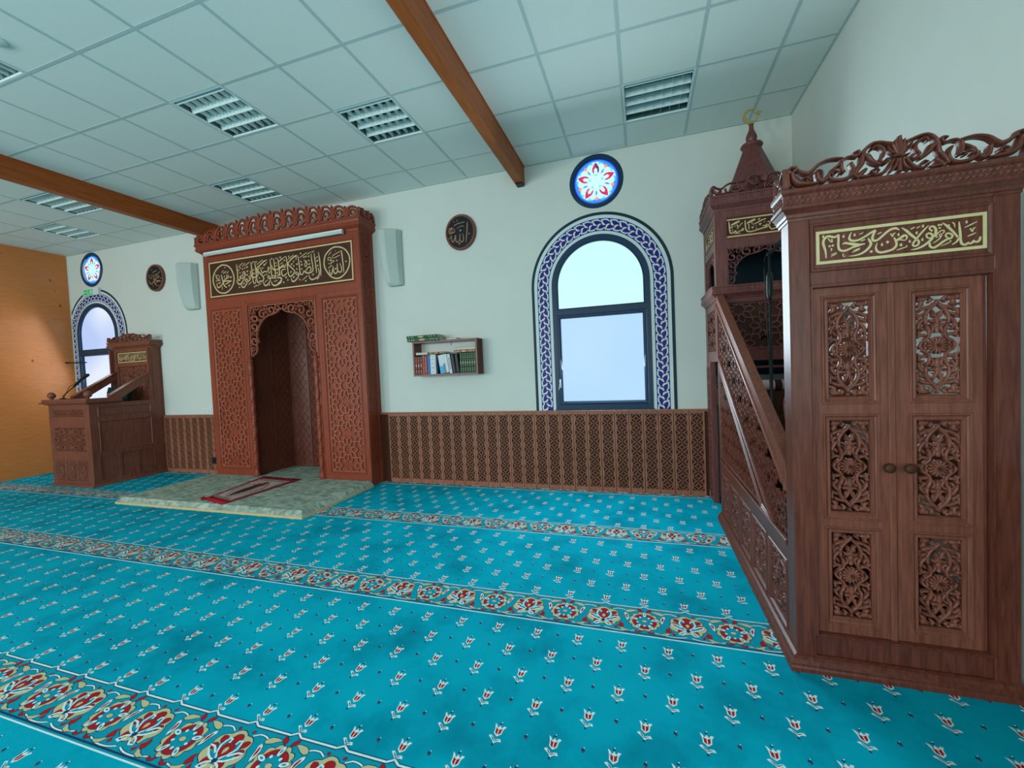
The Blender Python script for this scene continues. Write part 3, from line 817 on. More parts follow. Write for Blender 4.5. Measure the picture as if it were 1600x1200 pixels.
# ================================================================== CARPET (floor)
BP, BC = 1.252, -2.492            # band period and centre
XN = .2265; X0 = -.034            # node spacing
fl = MB(); fl.box(XL-.1, XR+.1, YB, .6, -.1, 0, 0)
CW, CN, CRD, CCR, CT = 1, 2, 3, 4, 5
Z1 = .0003
def P2(fr, pts, mi, lvl): fl.poly(fr, pts, lvl*Z1, None, mi)
def at(x, y): return lambda u, v, w_: (x+u, y+v, w_)
tul_cup = [(-.023, .031), (-.0165, .006), (-.016, -.014), (0, -.029), (.016, -.016), (.0185, .006), (.0275, .021), (.016, .023), (.009, .011), (.001, .024), (-.007, .011), (-.014, .024)]
tul_redL = [(-.0125, .013), (-.0115, -.011), (-.0018, -.021), (-.0018, .006), (-.006, .005)]
tul_redR = [(.0135, .011), (.0115, -.012), (.0018, -.021), (.0018, .006), (.006, .004)]
leafW = [(-.032, -.029), (-.022, -.0245), (-.010, -.034), (-.002, -.045), (.008, -.038), (.020, -.0375), (.026, -.050), (.012, -.050), (.002, -.055), (-.003, -.068), (-.006, -.068), (-.007, -.052), (-.018, -.042), (-.028, -.034)]
leafN = [(-.022, -.029), (-.012, -.036), (-.003, -.048), (.008, -.043), (.018, -.042), (.006, -.047), (-.002, -.0515), (-.013, -.042)]
tail = [(-.010, -.063), (-.004, -.058), (.000, -.064), (-.002, -.071), (-.008, -.070)]
bud = [(-.005, .036), (.004, .039), (.006, .032), (.000, .026), (-.006, .031)]
budw = [(-.001, .038), (.005, .041), (.006, .037), (.001, .034)]
smn = [(-.007, .006), (-.002, .012), (.006, .008), (.007, -.002), (.011, -.002), (.002, -.016), (-.010, -.001)]
smr = [(-.007, -.002), (.000, -.008), (.007, -.002), (.002, -.0145)]
smw = [(.0, .010), (.004, .016), (.006, .011), (.003, .007)]
def tulip(x, y):
    fr = at(x, y)
    P2(fr, leafW, CW, 1); P2(fr, leafN, CN, 2); P2(fr, tail, CN, 2); P2(fr, tul_cup, CW, 1)
    P2(fr, tul_redL, CRD, 2); P2(fr, tul_redR, CRD, 2); P2(fr, bud, CN, 2); P2(fr, budw, CW, 3)
def small(x, y):
    fr = lambda u, v, w_: (x+u*.85, y+v*.85, w_); P2(fr, smn, CN, 1); P2(fr, smr, CRD, 2); P2(fr, smw, CW, 2)
def outlined(fr, P, mi, lvl, o=.0035):
    P = np.array(P, float); c = P.mean(0); n = len(P); Q = []
    area_ = sum(P[i][0]*P[(i+1) % n][1]-P[(i+1) % n][0]*P[i][1] for i in range(n)); s = 1 if area_ > 0 else -1
    for i in range(n):
        d1 = P[i]-P[i-1]; d2 = P[(i+1) % n]-P[i]; d1 = d1/(np.linalg.norm(d1)+1e-9); d2 = d2/(np.linalg.norm(d2)+1e-9)
        nn = np.array((d1[1]+d2[1], -d1[0]-d2[0])); l = np.linalg.norm(nn); nn = nn/l if l > .3 else nn
        Q.append(P[i]+nn*o*s)
    P2(fr, Q, CN, lvl); P2(fr, P, mi, lvl+1)
def ell(cx, cy, a, b, rot=0, n=14):
    return [(cx+a*math.cos(t)*math.cos(rot)-b*math.sin(t)*math.sin(rot), cy+a*math.cos(t)*math.sin(rot)+b*math.sin(t)*math.cos(rot)) for t in np.linspace(0, 2*PI, n, endpoint=False)]
def leafp(x, y, L, wd, ang, bend=.25, n=6):
    """curved pointed leaf from (x,y) in direction ang"""
    a, b = [], []
    for k in range(n+1):
        t = k/n; hw = wd/2*math.sin(PI*min(1, t*.95+.02))**.8 if 0 < k < n else 0
        cx = L*t; cy = bend*L*math.sin(PI*t*.5)*t
        a.append((cx, cy+hw)); b.append((cx, cy-hw))
    pts = b+a[::-1][1:-1]
    return [(x+p*math.cos(ang)-q*math.sin(ang), y+p*math.sin(ang)+q*math.cos(ang)) for p, q in pts]
def line2(fr, P, w_, mi, lvl, step=.02): fl.stroke(fr, P, [w_]*len(P), .0004, lvl*Z1-.0004, 'flat', step, mi)
def vine(fr, P, w_=.0055):
    line2(fr, P, w_+.005, CN, 1); line2(fr, P, w_, CW, 2)
def atb(x, y): return lambda u, v, w_: (x+u*1.03, y+v*1.10+.008, w_)
def rosette(x, y):
    fr = atb(x, y)
    sc = []
    for k in range(60):
        t = 2*PI*k/60; r = .071+.011*abs(math.sin(6*t))
        sc.append((1.02*r*math.cos(t), .98*r*math.sin(t)))
    outlined(fr, sc, CCR, 1); 
    for k in range(5):
        a0 = PI/2+k*2*PI/5+.22; a1 = a0+2*PI/5-.44
        ring = [(.063*math.cos(t), .063*math.sin(t)) for t in np.linspace(a0, a1, 7)]+[(.044*math.cos(t), .044*math.sin(t)) for t in np.linspace(a1, a0, 7)]
        outlined(fr, ring, CRD, 3, .002)
    outlined(fr, ell(0, 0, .040, .040, 0, 20), CT, 4, .002)
    for k in range(5):
        t = PI/2+k*2*PI/5; outlined(fr, ell(.056*math.cos(t), .056*math.sin(t), .020, .0095, t), CW, 6, .002); P2(fr, ell(.056*math.cos(t), .056*math.sin(t), .009, .004, t, 8), CT, 8)
        t += PI/5; P2(fr, ell(.038*math.cos(t), .038*math.sin(t), .007, .006, t, 8), CW, 6)
    outlined(fr, ell(0, 0, .014, .010), CCR, 6, .002)
    for s in (-1, 1):
        outlined(fr, leafp(s*.012, .083, .036, .018, PI/2-s*.75, 0), CRD, 2, .0025)
        hook = [(s*.012, -.082), (s*.020, -.093), (s*.036, -.097), (s*.050, -.091), (s*.050, -.083), (s*.042, -.084), (s*.036, -.089), (s*.026, -.085), (s*.022, -.078)]
        outlined(fr, hook, CRD, 2, .0025)
def lily(x, y):
    fr = atb(x, y)
    sc = []
    for k in range(60):
        t = 2*PI*k/60; r = .072+.012*abs(math.cos(3.5*t+.4)); 
        if math.sin(t) < -.75: r *= .84
        sc.append((1.12*r*math.cos(t), 1.02*r*math.sin(t)+.004))
    outlined(fr, sc, CCR, 1)
    outlined(fr, ell(0, .006, .056, .050, 0, 18), CT, 2, .002)
    for a in (.05, .62, 2.52, 3.09, 4.1, 5.3):
        outlined(fr, leafp(.046*math.cos(a), .008+.040*math.sin(a), .038, .026, a, 0), CRD, 3, .002)
    outlined(fr, ell(0, .056, .022, .018), CRD, 3, .002)
    for s in (-1, 1):
        line2(fr, [(0, -.034), (s*.020, -.010), (s*.040, .020), (s*.030, .052), (s*.018, .048), (s*.016, .022)], .0075, CW, 6, .015)
        line2(fr, [(0, -.034), (s*.035, -.028), (s*.075, -.002), (s*.082, .012), (s*.060, .010), (s*.030, -.010)], .0075, CW, 6, .015)
        line2(fr, [(0, -.036), (s*.030, -.046), (s*.048, -.066), (s*.030, -.070), (s*.012, -.052)], .0075, CW, 6, .015)
        P2(fr, leafp(s*.014, .000, .040, .014, PI/2-s*.25, 0), CT, 5)
    drop = [(0, -.022), (.020, -.006), (.029, .012), (.022, .030), (.006, .034), (0, .040), (-.006, .034), (-.022, .030), (-.029, .012), (-.020, -.006)]
    outlined(fr, drop, CRD, 7, .002); P2(fr, [(0, -.010), (.009, .004), (.008, .014), (0, .020), (-.008, .014), (-.009, .004)], CCR, 9)
    P2(fr, ell(0, -.034, .012, .009), CN, 9)
    for s in (-1, 1):
        vine(fr, [(s*.048, .080), (s*.072, .092), (s*.105, .090), (s*.135, .078)])
        vine(fr, [(s*.012, -.086), (s*.050, -.096), (s*.110, -.097), (s*.170, -.084)])
        outlined(fr, leafp(s*.030, .090, .016, .009, PI/2-s*1.1, 0), CRD, 2, .002)
def between(x, y, s):     # leaves between a lily (at x) and the rosette on side s
    fr = lambda u, v, w_: (x+s*u*1.02, y+v*1.10+.008, w_)
    pais = [(.110, .052), (.118, .034), (.124, .006), (.132, -.006), (.138, .012), (.138, .036), (.128, .056), (.116, .064)]
    outlined(fr, pais, CW, 2, .0025)
    P2(fr, [(.119, .050), (.124, .022), (.130, .010), (.133, .030), (.127, .048)], CRD, 4)
    outlined(fr, [(.118, .072), (.130, .066), (.150, .072), (.186, .092), (.168, .096), (.140, .094), (.122, .084)], CCR, 3, .0025)
    outlined(fr, [(.080, -.056), (.092, -.046), (.092, -.026), (.108, -.040), (.112, -.060), (.104, -.074), (.096, -.070)], CRD, 2, .0025)
    outlined(fr, [(.092, -.072), (.106, -.074), (.124, -.084), (.150, -.090), (.128, -.098), (.104, -.092)], CCR, 3, .0025)
    outlined(fr, [(.062, -.076), (.074, -.068), (.078, -.056), (.080, -.078), (.070, -.086)], CRD, 2, .002)
kmin = int(math.floor((XL-X0)/XN))+1; kmax = int(math.floor((XR-X0)/XN))
for b in range(-2, 3):      # bands: b=0 at BC
    yc = BC-b*BP
    if yc-.12 > .35: continue
    edge = yc > -.2     # band running under the front wall: only its near edge shows
    if yc < -6.5: continue
    xs = XL; xe = XR
    fl.box(xs, xe, yc-.126, yc-.120, .0001, .0009, CW); fl.box(xs, xe, yc-.112, yc-.104, .0001, .0009, CN)
    fl.box(xs, xe, yc-.120, yc-.112, .0001, .0008, CT)
    if not edge:
        pts = []
        for k in range(kmin, kmax+1):
            x = X0+k*XN; pts += [(x-.026, yc+.140), (x, yc+.156), (x+.026, yc+.140)]
        for a, c in zip(pts[:-1], pts[1:]):
            fl.seg(FRZ(0), a, c, .0085, .0007, .0001, CW); 
            fl.seg(FRZ(0), (a[0], a[1]-.0065), (c[0], c[1]-.0065), .004, .0006, .0001, CN); fl.seg(FRZ(0), (a[0], a[1]+.0065), (c[0], c[1]+.0065), .003, .0006, .0001, CN)
    fl.box(xs, xe, yc-.104, yc+.134, -.001, .0002, CT)
    for k in range(kmin, kmax+1):
        x = X0+k*XN
        if edge and x < -9.6: continue
        if k % 2 == 0: rosette(x, yc)
        else:
            lily(x, yc); between(x, yc, 1); between(x, yc, -1)
    if not edge or True:
        for r in range(6):
            yy = yc+.215+r*.1632
            if yy > -.06: continue
            for k in range(kmin, kmax+1):
                x = X0+(k+(.5 if r % 2 else 0))*XN
                if x < XR-.03 and x > XL+.05: tulip(x, yy)
                xs_ = x+XN/2
                if XL < xs_ < XR: small(xs_, yy)
fl.seg(FRZ(0), (.61, -2.73), (.63, -4.6), .006, .0004, .0001, CT)
struct('floor', fl, ['carpet', 'c_white', 'c_navy', 'c_red', 'c_cream', 'c_teal'])

# ================================================================== WAINSCOT
def board(mb, fr, u0, z0, z1, wd=.158, T=.026):
    g = .003
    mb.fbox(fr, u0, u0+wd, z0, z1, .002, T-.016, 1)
    mb.fbox(fr, u0+g, u0+.020, z0, z1, T-.013, T); mb.fbox(fr, u0+wd-.020, u0+wd-g, z0, z1, T-.013, T)
    mb.fbox(fr, u0+.020, u0+wd-.020, z0, z0+.055, T-.013, T); mb.fbox(fr, u0+.020, u0+wd-.020, z1-.022, z1, T-.013, T)
    za, zb = z0+.055, z1-.022; n = 8; h = (zb-za)/n; uc = u0+wd/2; H = .013
    for k in range(n):
        zc = za+(k+.5)*h; r = min(h/2, .055)*1.0
        C_ = [(uc+.056*math.cos(t), zc+h/2*1.02*math.sin(t)) for t in np.linspace(0, 2*PI, 15)]
        mb.stroke(fr, C_, [.0075]*15, H, T-.013, 'flat', .05)
        d = .031; D = [(uc, zc+d*.95), (uc+d, zc), (uc, zc-d*.95), (uc-d, zc), (uc, zc+d*.95)]
        for a, b in zip(D[:-1], D[1:]): mb.seg(fr, a, b, .0075, H, T-.013)
        for s in (-1, 1):
            mb.seg(fr, (uc, zc+s*d*.95), (uc, zc+s*h/2), .0075, H, T-.013); mb.seg(fr, (uc+s*d, zc), (uc+s*.057, zc), .0075, H, T-.013)
            mb.seg(fr, (uc+s*.018, zc+h/2), (uc+s*.060, zc+h*.16), .0068, H-.0005, T-.013); mb.seg(fr, (uc+s*.018, zc-h/2), (uc+s*.060, zc-h*.16), .0068, H-.0005, T-.013)
def wainscot(name, fr, ua, ub, off):
    mb = MB(); u = off
    while u < ub-.01:
        if u >= ua-.02: board(mb, fr, u, .0, .925, min(.158, ub-u) if ub-u < .158 and ub-u > .06 else .158) if ub-u > .1 else None
        u += .158
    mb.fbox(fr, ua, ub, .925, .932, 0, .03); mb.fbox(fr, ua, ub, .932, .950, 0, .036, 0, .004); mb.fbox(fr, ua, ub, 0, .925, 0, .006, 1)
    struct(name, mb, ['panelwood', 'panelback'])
wainscot('trim_5', FRY(0), -3.44, .655, -3.485+.158)
wainscot('trim_6', FRY(0), -7.70, -6.2, -7.70)
wainscot('trim_7', FRX(XR), -6.0, -2.735, -5.99)

# ================================================================== WINDOWS
def path_uv(xc, R):
    s1 = ARC_Z-.95; s2 = PI*R
    def f(s, t):      # t across, + outwards
        if s < s1: return (xc-R-t, .95+s)
        if s < s1+s2:
            a = PI-(s-s1)/R; return (xc+(R+t)*math.cos(a), ARC_Z+(R+t)*math.sin(a))
        return (xc+R+t, ARC_Z-(s-s1-s2))
    return f, 2*s1+s2
def band(mb, xc, r0, r1, w0, w1, mi=0, lo=.95):
    A = [(xc-r1, lo)]+[(xc+r1*math.cos(a), ARC_Z+r1*math.sin(a)) for a in np.linspace(PI, 0, 49)]+[(xc+r1, lo)]
    B = [(xc-r0, lo)]+[(xc+r0*math.cos(a), ARC_Z+r0*math.sin(a)) for a in np.linspace(PI, 0, 49)]+[(xc+r0, lo)]
    fr = FRY(0)
    mb.rings([[fr(*p, w0) for p in B], [fr(*p, w1) for p in B], [fr(*p, w1) for p in A], [fr(*p, w0) for p in A]], mi, closed=False)
def arched_window(idx, xc, glass_u, glass_l, name):
    t = empty(name, (xc, 0, .95), None, None); t['kind'] = 'structure'
    pb = MB(); cl = (lambda r: r)
    band(pb, xc, .767, .80, .0002, .004, 1); band(pb, xc, .730, .767, .0002, .003, 2); band(pb, xc, .588, .730, .0002, .0035, 0); band(pb, xc, .555, .588, .0002, .003, 2)
    f, L_ = path_uv(xc, .659); n = 51; p = L_/n
    fr = FRY(0)
    def st(P, w_, mi, lv): pb.stroke(fr, [f(s, q*.071) for s, q in P], w_, .0008, .0035+lv*.0006, 'flat', .03, mi)
    for k in range(n):
        s = k*p; 
        if idx == 2 and False: continue
        st([(s-.1*p, .62), (s+.25*p, .78), (s+.6*p, .76), (s+.95*p, .45)], [.006, .015, .016, .006], 2, 1)
        st([(s+.4*p, -.62), (s+.75*p, -.78), (s+1.1*p, -.76), (s+1.45*p, -.45)], [.006, .015, .016, .006], 2, 1)
        st([(s+.0*p, .85), (s+.02*p, .62), (s+.16*p, .1), (s+.42*p, -.12)], [.010, .014, .022, .013], 2, 2)
        st([(s+.5*p, -.85), (s+.52*p, -.62), (s+.66*p, -.1), (s+.92*p, .12)], [.010, .014, .022, .013], 2, 2)
        st([(s+.36*p, -.1), (s+.52*p, -.42)], [.010, .010], 3, 3); st([(s+.86*p, .1), (s+1.02*p, .42)], [.010, .010], 3, 3)
    o = pb.build('painted_border', ['blue', 'navyline', 'cream', 'redink'], t)
    o['label'] = 'blue and white interlaced border around the arch'
    # frame: outer casing following the arch, transom and opening sash
    mb = MB()
    fo = [(xc-.553, .955), (xc+.553, .955)]+[(xc+.553*math.cos(a), ARC_Z+.553*math.sin(a)) for a in np.linspace(0, PI, 44)]
    ih = [(xc-.492, 2.14), (xc+.492, 2.14)]+[(xc+.492*math.cos(a), ARC_Z+.492*math.sin(a)) for a in np.linspace(0, PI, 40)]
    il = RC(xc-.505, xc+.505, 1.015, 2.075)
    mb = plate('f', fo, [ih, il], lambda u, v, w_: (u, .055-w_, v), .065, None)
    mb.moulding(FRY(0), ih, [(0, .008), (.006, .014), (.012, .008), (.012, -.05)])
    mb.fbox(FRY(0), xc-.56, xc+.56, .950, .962, -.02, .03)
    mb.build('frame', 'frame', t)
    sb = MB(); sb.rect(FRY(0), xc-.503, xc+.503, 1.017, 2.073, [(0, -.03), (0, .016), (.012, .020), (.024, .020), (.030, .012), (.036, .008), (.040, -.04)])
    so = sb.build('sash', 'frame', t)
    hb = MB(); fr = FRY(0); hb.fbox(fr, xc-.498, xc-.480, 1.22, 1.32, .018, .028, 0, .003); hb.tube([(xc-.489, -.028, 1.30), (xc-.489, -.055, 1.30), (xc-.486, -.062, 1.27), (xc-.50, -.062, 1.20)], .007)
    hb.build('handle', 'white', so)
    g = MB(); g.poly(FRY(0), ih, -.020, -.026); g.build('upper_pane', glass_u, t)
    g = MB(); g.fbox(FRY(0), xc-.47, xc+.47, 1.05, 2.04, -.036, -.030); g.build('lower_pane', glass_l, t)
arched_window(1, WIN_X[0], 'glass_up', 'glass_lo', 'window_1')
arched_window(2, WIN_X[1], 'glass_l', 'glass_l', 'window_2')
def round_window(xc, name):
    t = empty(name, (xc, 0, RND[0]), None, None); t['kind'] = 'structure'
    fr = lambda u, v, w_: (xc+u, -w_, RND[0]+v)
    mb = MB(); n = 48
    prof = [(.27, -.04), (.300, -.02), (.302, .004), (.285, .014), (.262, .014), (.250, .004), (.246, -.02)]
    mb.rings([[fr(r*math.cos(2*PI*k/n), r*math.sin(2*PI*k/n), h) for k in range(n)] for r, h in prof], 0)
    mb.build('ring_frame', 'frame', t)
    g = MB(); names = ['sg_blue', 'sg_mid', 'sg_white', 'sg_cyan', 'sg_red', 'sg_dark', 'sg_orange', 'sg_green']
    g.poly(fr, circ(0, 0, .262), -.016, -.0108, 0)
    g.poly(fr, circ(0, 0, .238), -.0105, None, 1)
    rot = lambda P, a: [(x*math.cos(a)-y*math.sin(a), x*math.sin(a)+y*math.cos(a)) for x, y in P]
    sc = []
    for k in range(80):
        tt = 2*PI*k/80+PI/2; r = .222-.030*abs(math.sin(2.5*(tt-PI/2)))**3
        sc.append((r*math.cos(tt), r*math.sin(tt)))
    g.poly(fr, sc, -.0102, None, 2)
    for k in range(5):
        a = 2*PI*k/5
        for s in (-1, 1):
            g.poly(fr, rot([(s*.020, .190), (s*.060, .196), (s*.095, .178), (s*.112, .150), (s*.085, .200), (s*.050, .218)], a), -.0099, None, 3)
            g.poly(fr, rot([(0, .218), (s*.022, .185), (s*.038, .150), (s*.038, .118), (s*.024, .085), (s*.018, .120), (s*.020, .140), (s*.004, .150), (0, .165)], a), -.0096, None, 5 if k == 0 and s > 0 else 4)
        g.poly(fr, rot([(0, .075), (.020, .088), (.0, .056), (-.020, .088)][::-1], a), -.0096, None, 7)
        b = a+PI/5
        g.poly(fr, rot([(0, .095), (.010, .125), (0, .168), (-.010, .125)], b), -.0093, None, 1)
        g.poly(fr, rot(circ(0, .192, .019, 14), b), -.0093, None, 6)
    g.build('stained_glass', names, t)
round_window(WIN_X[0]+.005, 'window_3'); round_window(WIN_X[1]-.03, 'window_4')

# ================================================================== MINBAR (stepped pulpit with portal and tower)
ARAB = """30/30/30/26 275,190 205,255 165,320 168,400
28/28/26/24 168,400 200,455 190,520 130,560
24/24/20 130,560 105,597 118,612
22/26/22 275,335 240,372 200,360
22/26/26/20 225,265 262,320 272,400 262,430
22/26/24/18 205,395 242,425 222,470 190,488
26/30/28/22 92,272 150,242 232,225 288,170
20/28/22 80,345 112,312 155,296
24/30/28/22 92,440 100,400 130,360 160,335
22/26/20 100,400 128,428 146,455
20/28/24 78,520 120,492 178,505
40/52/30 78,150 130,160 178,148
30/40/24 120,160 125,205 88,225
26/36/20 190,140 220,165 190,190
30/50/56/40 275,480 275,440 275,410 275,380
24/30/20 78,470 100,455 95,500
20/24/16 82,255 84,300 80,330
18/22/14 240,290 236,318 250,330
22/26/14 150,545 165,575 145,597
"""
def carved(mb, fr, uc, vc, hw, hv, h=.010, back=.008, petals=14, step=.012, kw=1.0):
    su = hw/206.0; sv = hv/467.0; k = math.sqrt(su*sv)
    for line in ARAB.strip().split('\n'):
        ws, *ps = line.split(); W = [float(a)*k*kw for a in ws.split('/')]; P = [tuple(map(float, p.split(','))) for p in ps]
        if len(W) != len(P): W = list(np.interp(np.linspace(0, 1, len(P)), np.linspace(0, 1, len(W)), W))
        for sx in (-1, 1):
            for sy in (-1, 1):
                if abs(P[0][0]-275) < 1 and abs(P[-1][0]-275) < 1 and sx > 0: continue
                Q = [(uc+sx*(p[0]-275)*su, vc+sy*(p[1]-597)*sv) for p in P]
                if sy > 0: Q = [(q[0], vc+(q[1]-vc)*.985) for q in Q]
                mb.stroke(fr, Q, W, h, 0, 'round', step, 0, back)
    R = hw*.50
    for i in range(petals):
        a = 2*PI*i/petals; c, s = math.cos(a), math.sin(a)
        mb.stroke(fr, [(uc+c*R*.2, vc+s*R*.2), (uc+c*R*.62, vc+s*R*.62), (uc+c*R, vc+s*R)], [R*.12, R*.40, R*.22], h*1.15, .001, 'round', .02, 0, back)
    for i in range(7):
        a = 2*PI*i/6; r = R*.13 if i else 0
        mb.stroke(fr, [(uc+r*math.cos(a)-.002, vc+r*math.sin(a)), (uc+r*math.cos(a)+.002, vc+r*math.sin(a))], [R*.16]*2, h*.6, h*1.05, 'round', .05, 0)
    mb.stroke(fr, [(uc, vc-hv*.98), (uc, vc-hv*.93)], [hw*.2, hw*.1], h, 0, 'round', .05, 0, back)
def beads(mb, fr, u0, u1, v0, v1, w0, pitch=.021, h=.006, mi=0):
    rows_ = 2; dv = (v1-v0)/rows_; n = max(1, int((u1-u0)/pitch)); p = (u1-u0)/n
    for r in range(rows_):
        for i in range(n - (r % 2)):
            uc = u0+(i+.5+(r % 2)*.5)*p; vc = v0+(r+.5)*dv; a = p*.46; b = dv*.5
            V = [fr(uc-a, vc, w0), fr(uc, vc-b, w0), fr(uc+a, vc, w0), fr(uc, vc+b, w0), fr(uc-a*.4, vc, w0+h), fr(uc, vc-b*.4, w0+h), fr(uc+a*.4, vc, w0+h), fr(uc, vc+b*.4, w0+h)]
            mb.add(V, [(4, 5, 6, 7), (0, 1, 5, 4), (1, 2, 6, 5), (2, 3, 7, 6), (3, 0, 4, 7)], mi, True)
def crest(mb, fr, uc, v0, hw, hgt, h=.018, back=.012, kw=1.0, step=.02):
    """carved scroll crest: traced half, mirrored; hw = half width"""
    su = hw/.413; sv = hgt/.165; k = math.sqrt(su*sv)*kw
    for s in (1, -1): mb.data(fr, CREST, h, 0, 'round', step, 0, uc, v0, su*s, sv, back, k)
def sign(parent, fr, u0, u1, v0, v1, border, txt, gold, name='sign_board', w0=0, du=0, dv=0, su=1, sv=1, kw=1.1):
    b = MB(); b.fbox(fr, u0, u1, v0, v1, w0-.012, w0); o = b.build(name, 'signwood', parent)
    g = MB(); g.rect(fr, u0, u1, v0, v1, [(0, w0-.001), (0, w0+.003), (border, w0+.003), (border, w0-.001)]); g.build('gold_border', gold, o)
    g = MB(); g.data(fr, txt, .0025, w0, 'flat', .006, 0, du, dv, su, sv, 0, kw); g.build('calligraphy', gold, o)
    return o
XS, XE = .660, 1.455
PF = -2.68
mn = empty('stepped_pulpit', (1.05, -1.35, 0), 'tall carved mahogany mosque pulpit with door portal, stair rails and spired tower', 'pulpit')
# ---- portal
fr = FRY(PF)
mb = MB()
mb.fbox(fr, .652, .735, .06, 2.09, -.10, 0, 0, .004); mb.fbox(fr, 1.370, XE, .06, 2.09, -.10, 0, 0, .004)
mb.fbox(fr, .735, 1.370, 1.772, 2.09, -.10, -.001); mb.fbox(fr, .735, 1.370, .06, .160, -.09, -.012)
mb.fbox(fr, .735, 1.370, .160, .172, -.05, -.004, 0, .003)
mb.rect(fr, .7355, 1.3695, 1.835, 2.052, [(0, .001), (.004, .006), (.010, .006), (.014, .002), (.020, -.004), (.026, -.006)])
mb.fbox(fr, .7355, 1.3695, 1.771, 1.782, 0, .006, 0, .003)
mb.rect(fr, .731, 1.374, .165, 1.776, [(0, .001), (.003, .005), (.009, .005), (.012, -.010), (.012, -.026)])
mb.build('portal_frame', 'mahog', mn)
sign(mn, fr, .758, 1.348, 1.868, 2.014, .0125, SIGN_PORTAL, 'gold', w0=-.0015, kw=1.12)
def door(u0, u1, side):
    d = MB(); w1 = -.022; w0 = -.052; a, b = ((.812, .960) if side < 0 else (1.132, 1.280)); m = .034
    rws = ((1.272, 1.695), (.743, 1.160), (.250, .642))
    d.fbox(fr, u0, a-m, .172, 1.770, w0, w1); d.fbox(fr, b+m, u1, .172, 1.770, w0, w1)
    zz = [.172]+[v for r in rws[::-1] for v in (r[0]-m, r[1]+m)]+[1.770]
    for i in range(0, len(zz), 2): d.fbox(fr, a-m, b+m, zz[i], zz[i+1], w0, w1)
    for r in rws:
        d.rect(fr, a-m, b+m, r[0]-m, r[1]+m, [(0, w1), (.003, w1+.006), (.008, w1+.006), (.013, w1-.001), (.018, w1-.004), (.022, w1-.001), (.027, w1-.001), (.034, w1-.012), (.034, w0)])
    if side < 0: d.fbox(fr, u1-.016, u1+.010, .172, 1.770, w1, w1+.008, 0, .004)
    o = d.build('door', 'oak', mn)
    for r in rws:
        c = MB(); carved(c, lambda u, v, w_: fr(u, v, w1-.022+w_), (a+b)/2, (r[0]+r[1])/2, (b-a)/2, (r[1]-r[0])/2, .012, .008, kw=1.32)
        c.build('carved_panel', 'oak', o)
    k = MB(); kx = 1.014 if side < 0 else 1.088
    k.lathe((kx, PF+.022, .957), [(.010, 0), (.008, .010), (.012, .018), (.021, .026), (.022, .033), (.016, .041), (.006, .044)], 16, 0, 'y')
    k.build('knob', 'signwood', o)
door(.744, 1.040, -1); door(1.042, 1.346, 1)
m = MB(); m.fbox(fr, 1.346, 1.359, .172, 1.77, -.05, -.024); m.fbox(fr, .7465, .744, .172, 1.77, -.05, -.026); m.build('door_jamb', 'mahog', mn)
mb = MB()
pl = [(.640, -.02), (.640, PF-.02), (XE, PF-.02)]
mb.cornice([(.652, -.72), (.652, PF), (XE, PF)], [(-.01, 0), (.034, 0), (.034, .018), (.028, .026), (.030, .036), (.016, .050), (.014, .064), (0, .070), (-.01, .070)])
mb.build('plinth', 'mahog', mn)
mb = MB(); CP = [(.652, -2.555), (.652, PF), (XE, PF)]
mb.cornice(CP, [(-.01, 2.072), (.004, 2.072), (.006, 2.084), (.012, 2.086), (.014, 2.100), (.030, 2.116), (.036, 2.120), (.036, 2.134), (.028, 2.138), (.026, 2.142), (.026, 2.182), (.030, 2.184), (.036, 2.192), (.036, 2.206), (-.01, 2.206)])
beads(mb, fr, .632, XE, 2.144, 2.181, .026); beads(mb, FRX(.652), -2.70, -2.56, 2.144, 2.181, .026)
mb.build('cornice', 'mahog', mn)
mb = MB(); crest(mb, FRY(PF-.012), 1.055, 2.204, .409, .168, .020, .014, 1.0, .011)
for P_, W_ in (([(-2.70, 2.21), (-2.70, 2.27), (-2.685, 2.30), (-2.66, 2.285)], [.02, .022, .02, .014]), ([(-2.68, 2.22), (-2.65, 2.245), (-2.62, 2.22), (-2.58, 2.23)], [.02, .024, .02, .014]),
               ([(-2.66, 2.285), (-2.63, 2.26), (-2.60, 2.275), (-2.565, 2.30), (-2.565, 2.22)], [.014, .016, .016, .016, .02]), ([(-2.70, 2.212), (-2.56, 2.212)], [.014, .014])):
    mb.stroke(FRX(.640), P_, W_, .012, 0, 'round', .012, 0, .012)
mb.build('crest', 'mahog', mn)
# ---- side wall (faces -x): closed stringer, rail, lattice
fs = FRX(XS); T = .045
latT = lambda y: 1.97-.61*(-y-.67); latB = lambda y: 1.52-.585*(-y-.70); strB = lambda y: 1.447-.62*(-y-.685); railT = lambda y: 2.065-.605*(-y-.70)
YN, YP = -.735, -2.565
mb = MB()
def prism(fr_, pts, w0, w1): mb.poly(fr_, pts, w0, w1)
mb.fbox(fs, YP-.005, PF+.10, .0, 2.07, -T, -.002)                            # back stile of the portal
prism(fs, [(YN+.03, .07), (YN+.03, strB(YN)), (YN, strB(YN)), (YN, .07)], -T, 0)   # newel between stair and tower
mb.fbox(fs, YN, -.700, .07, 1.52, -T, .004, 0, .003)
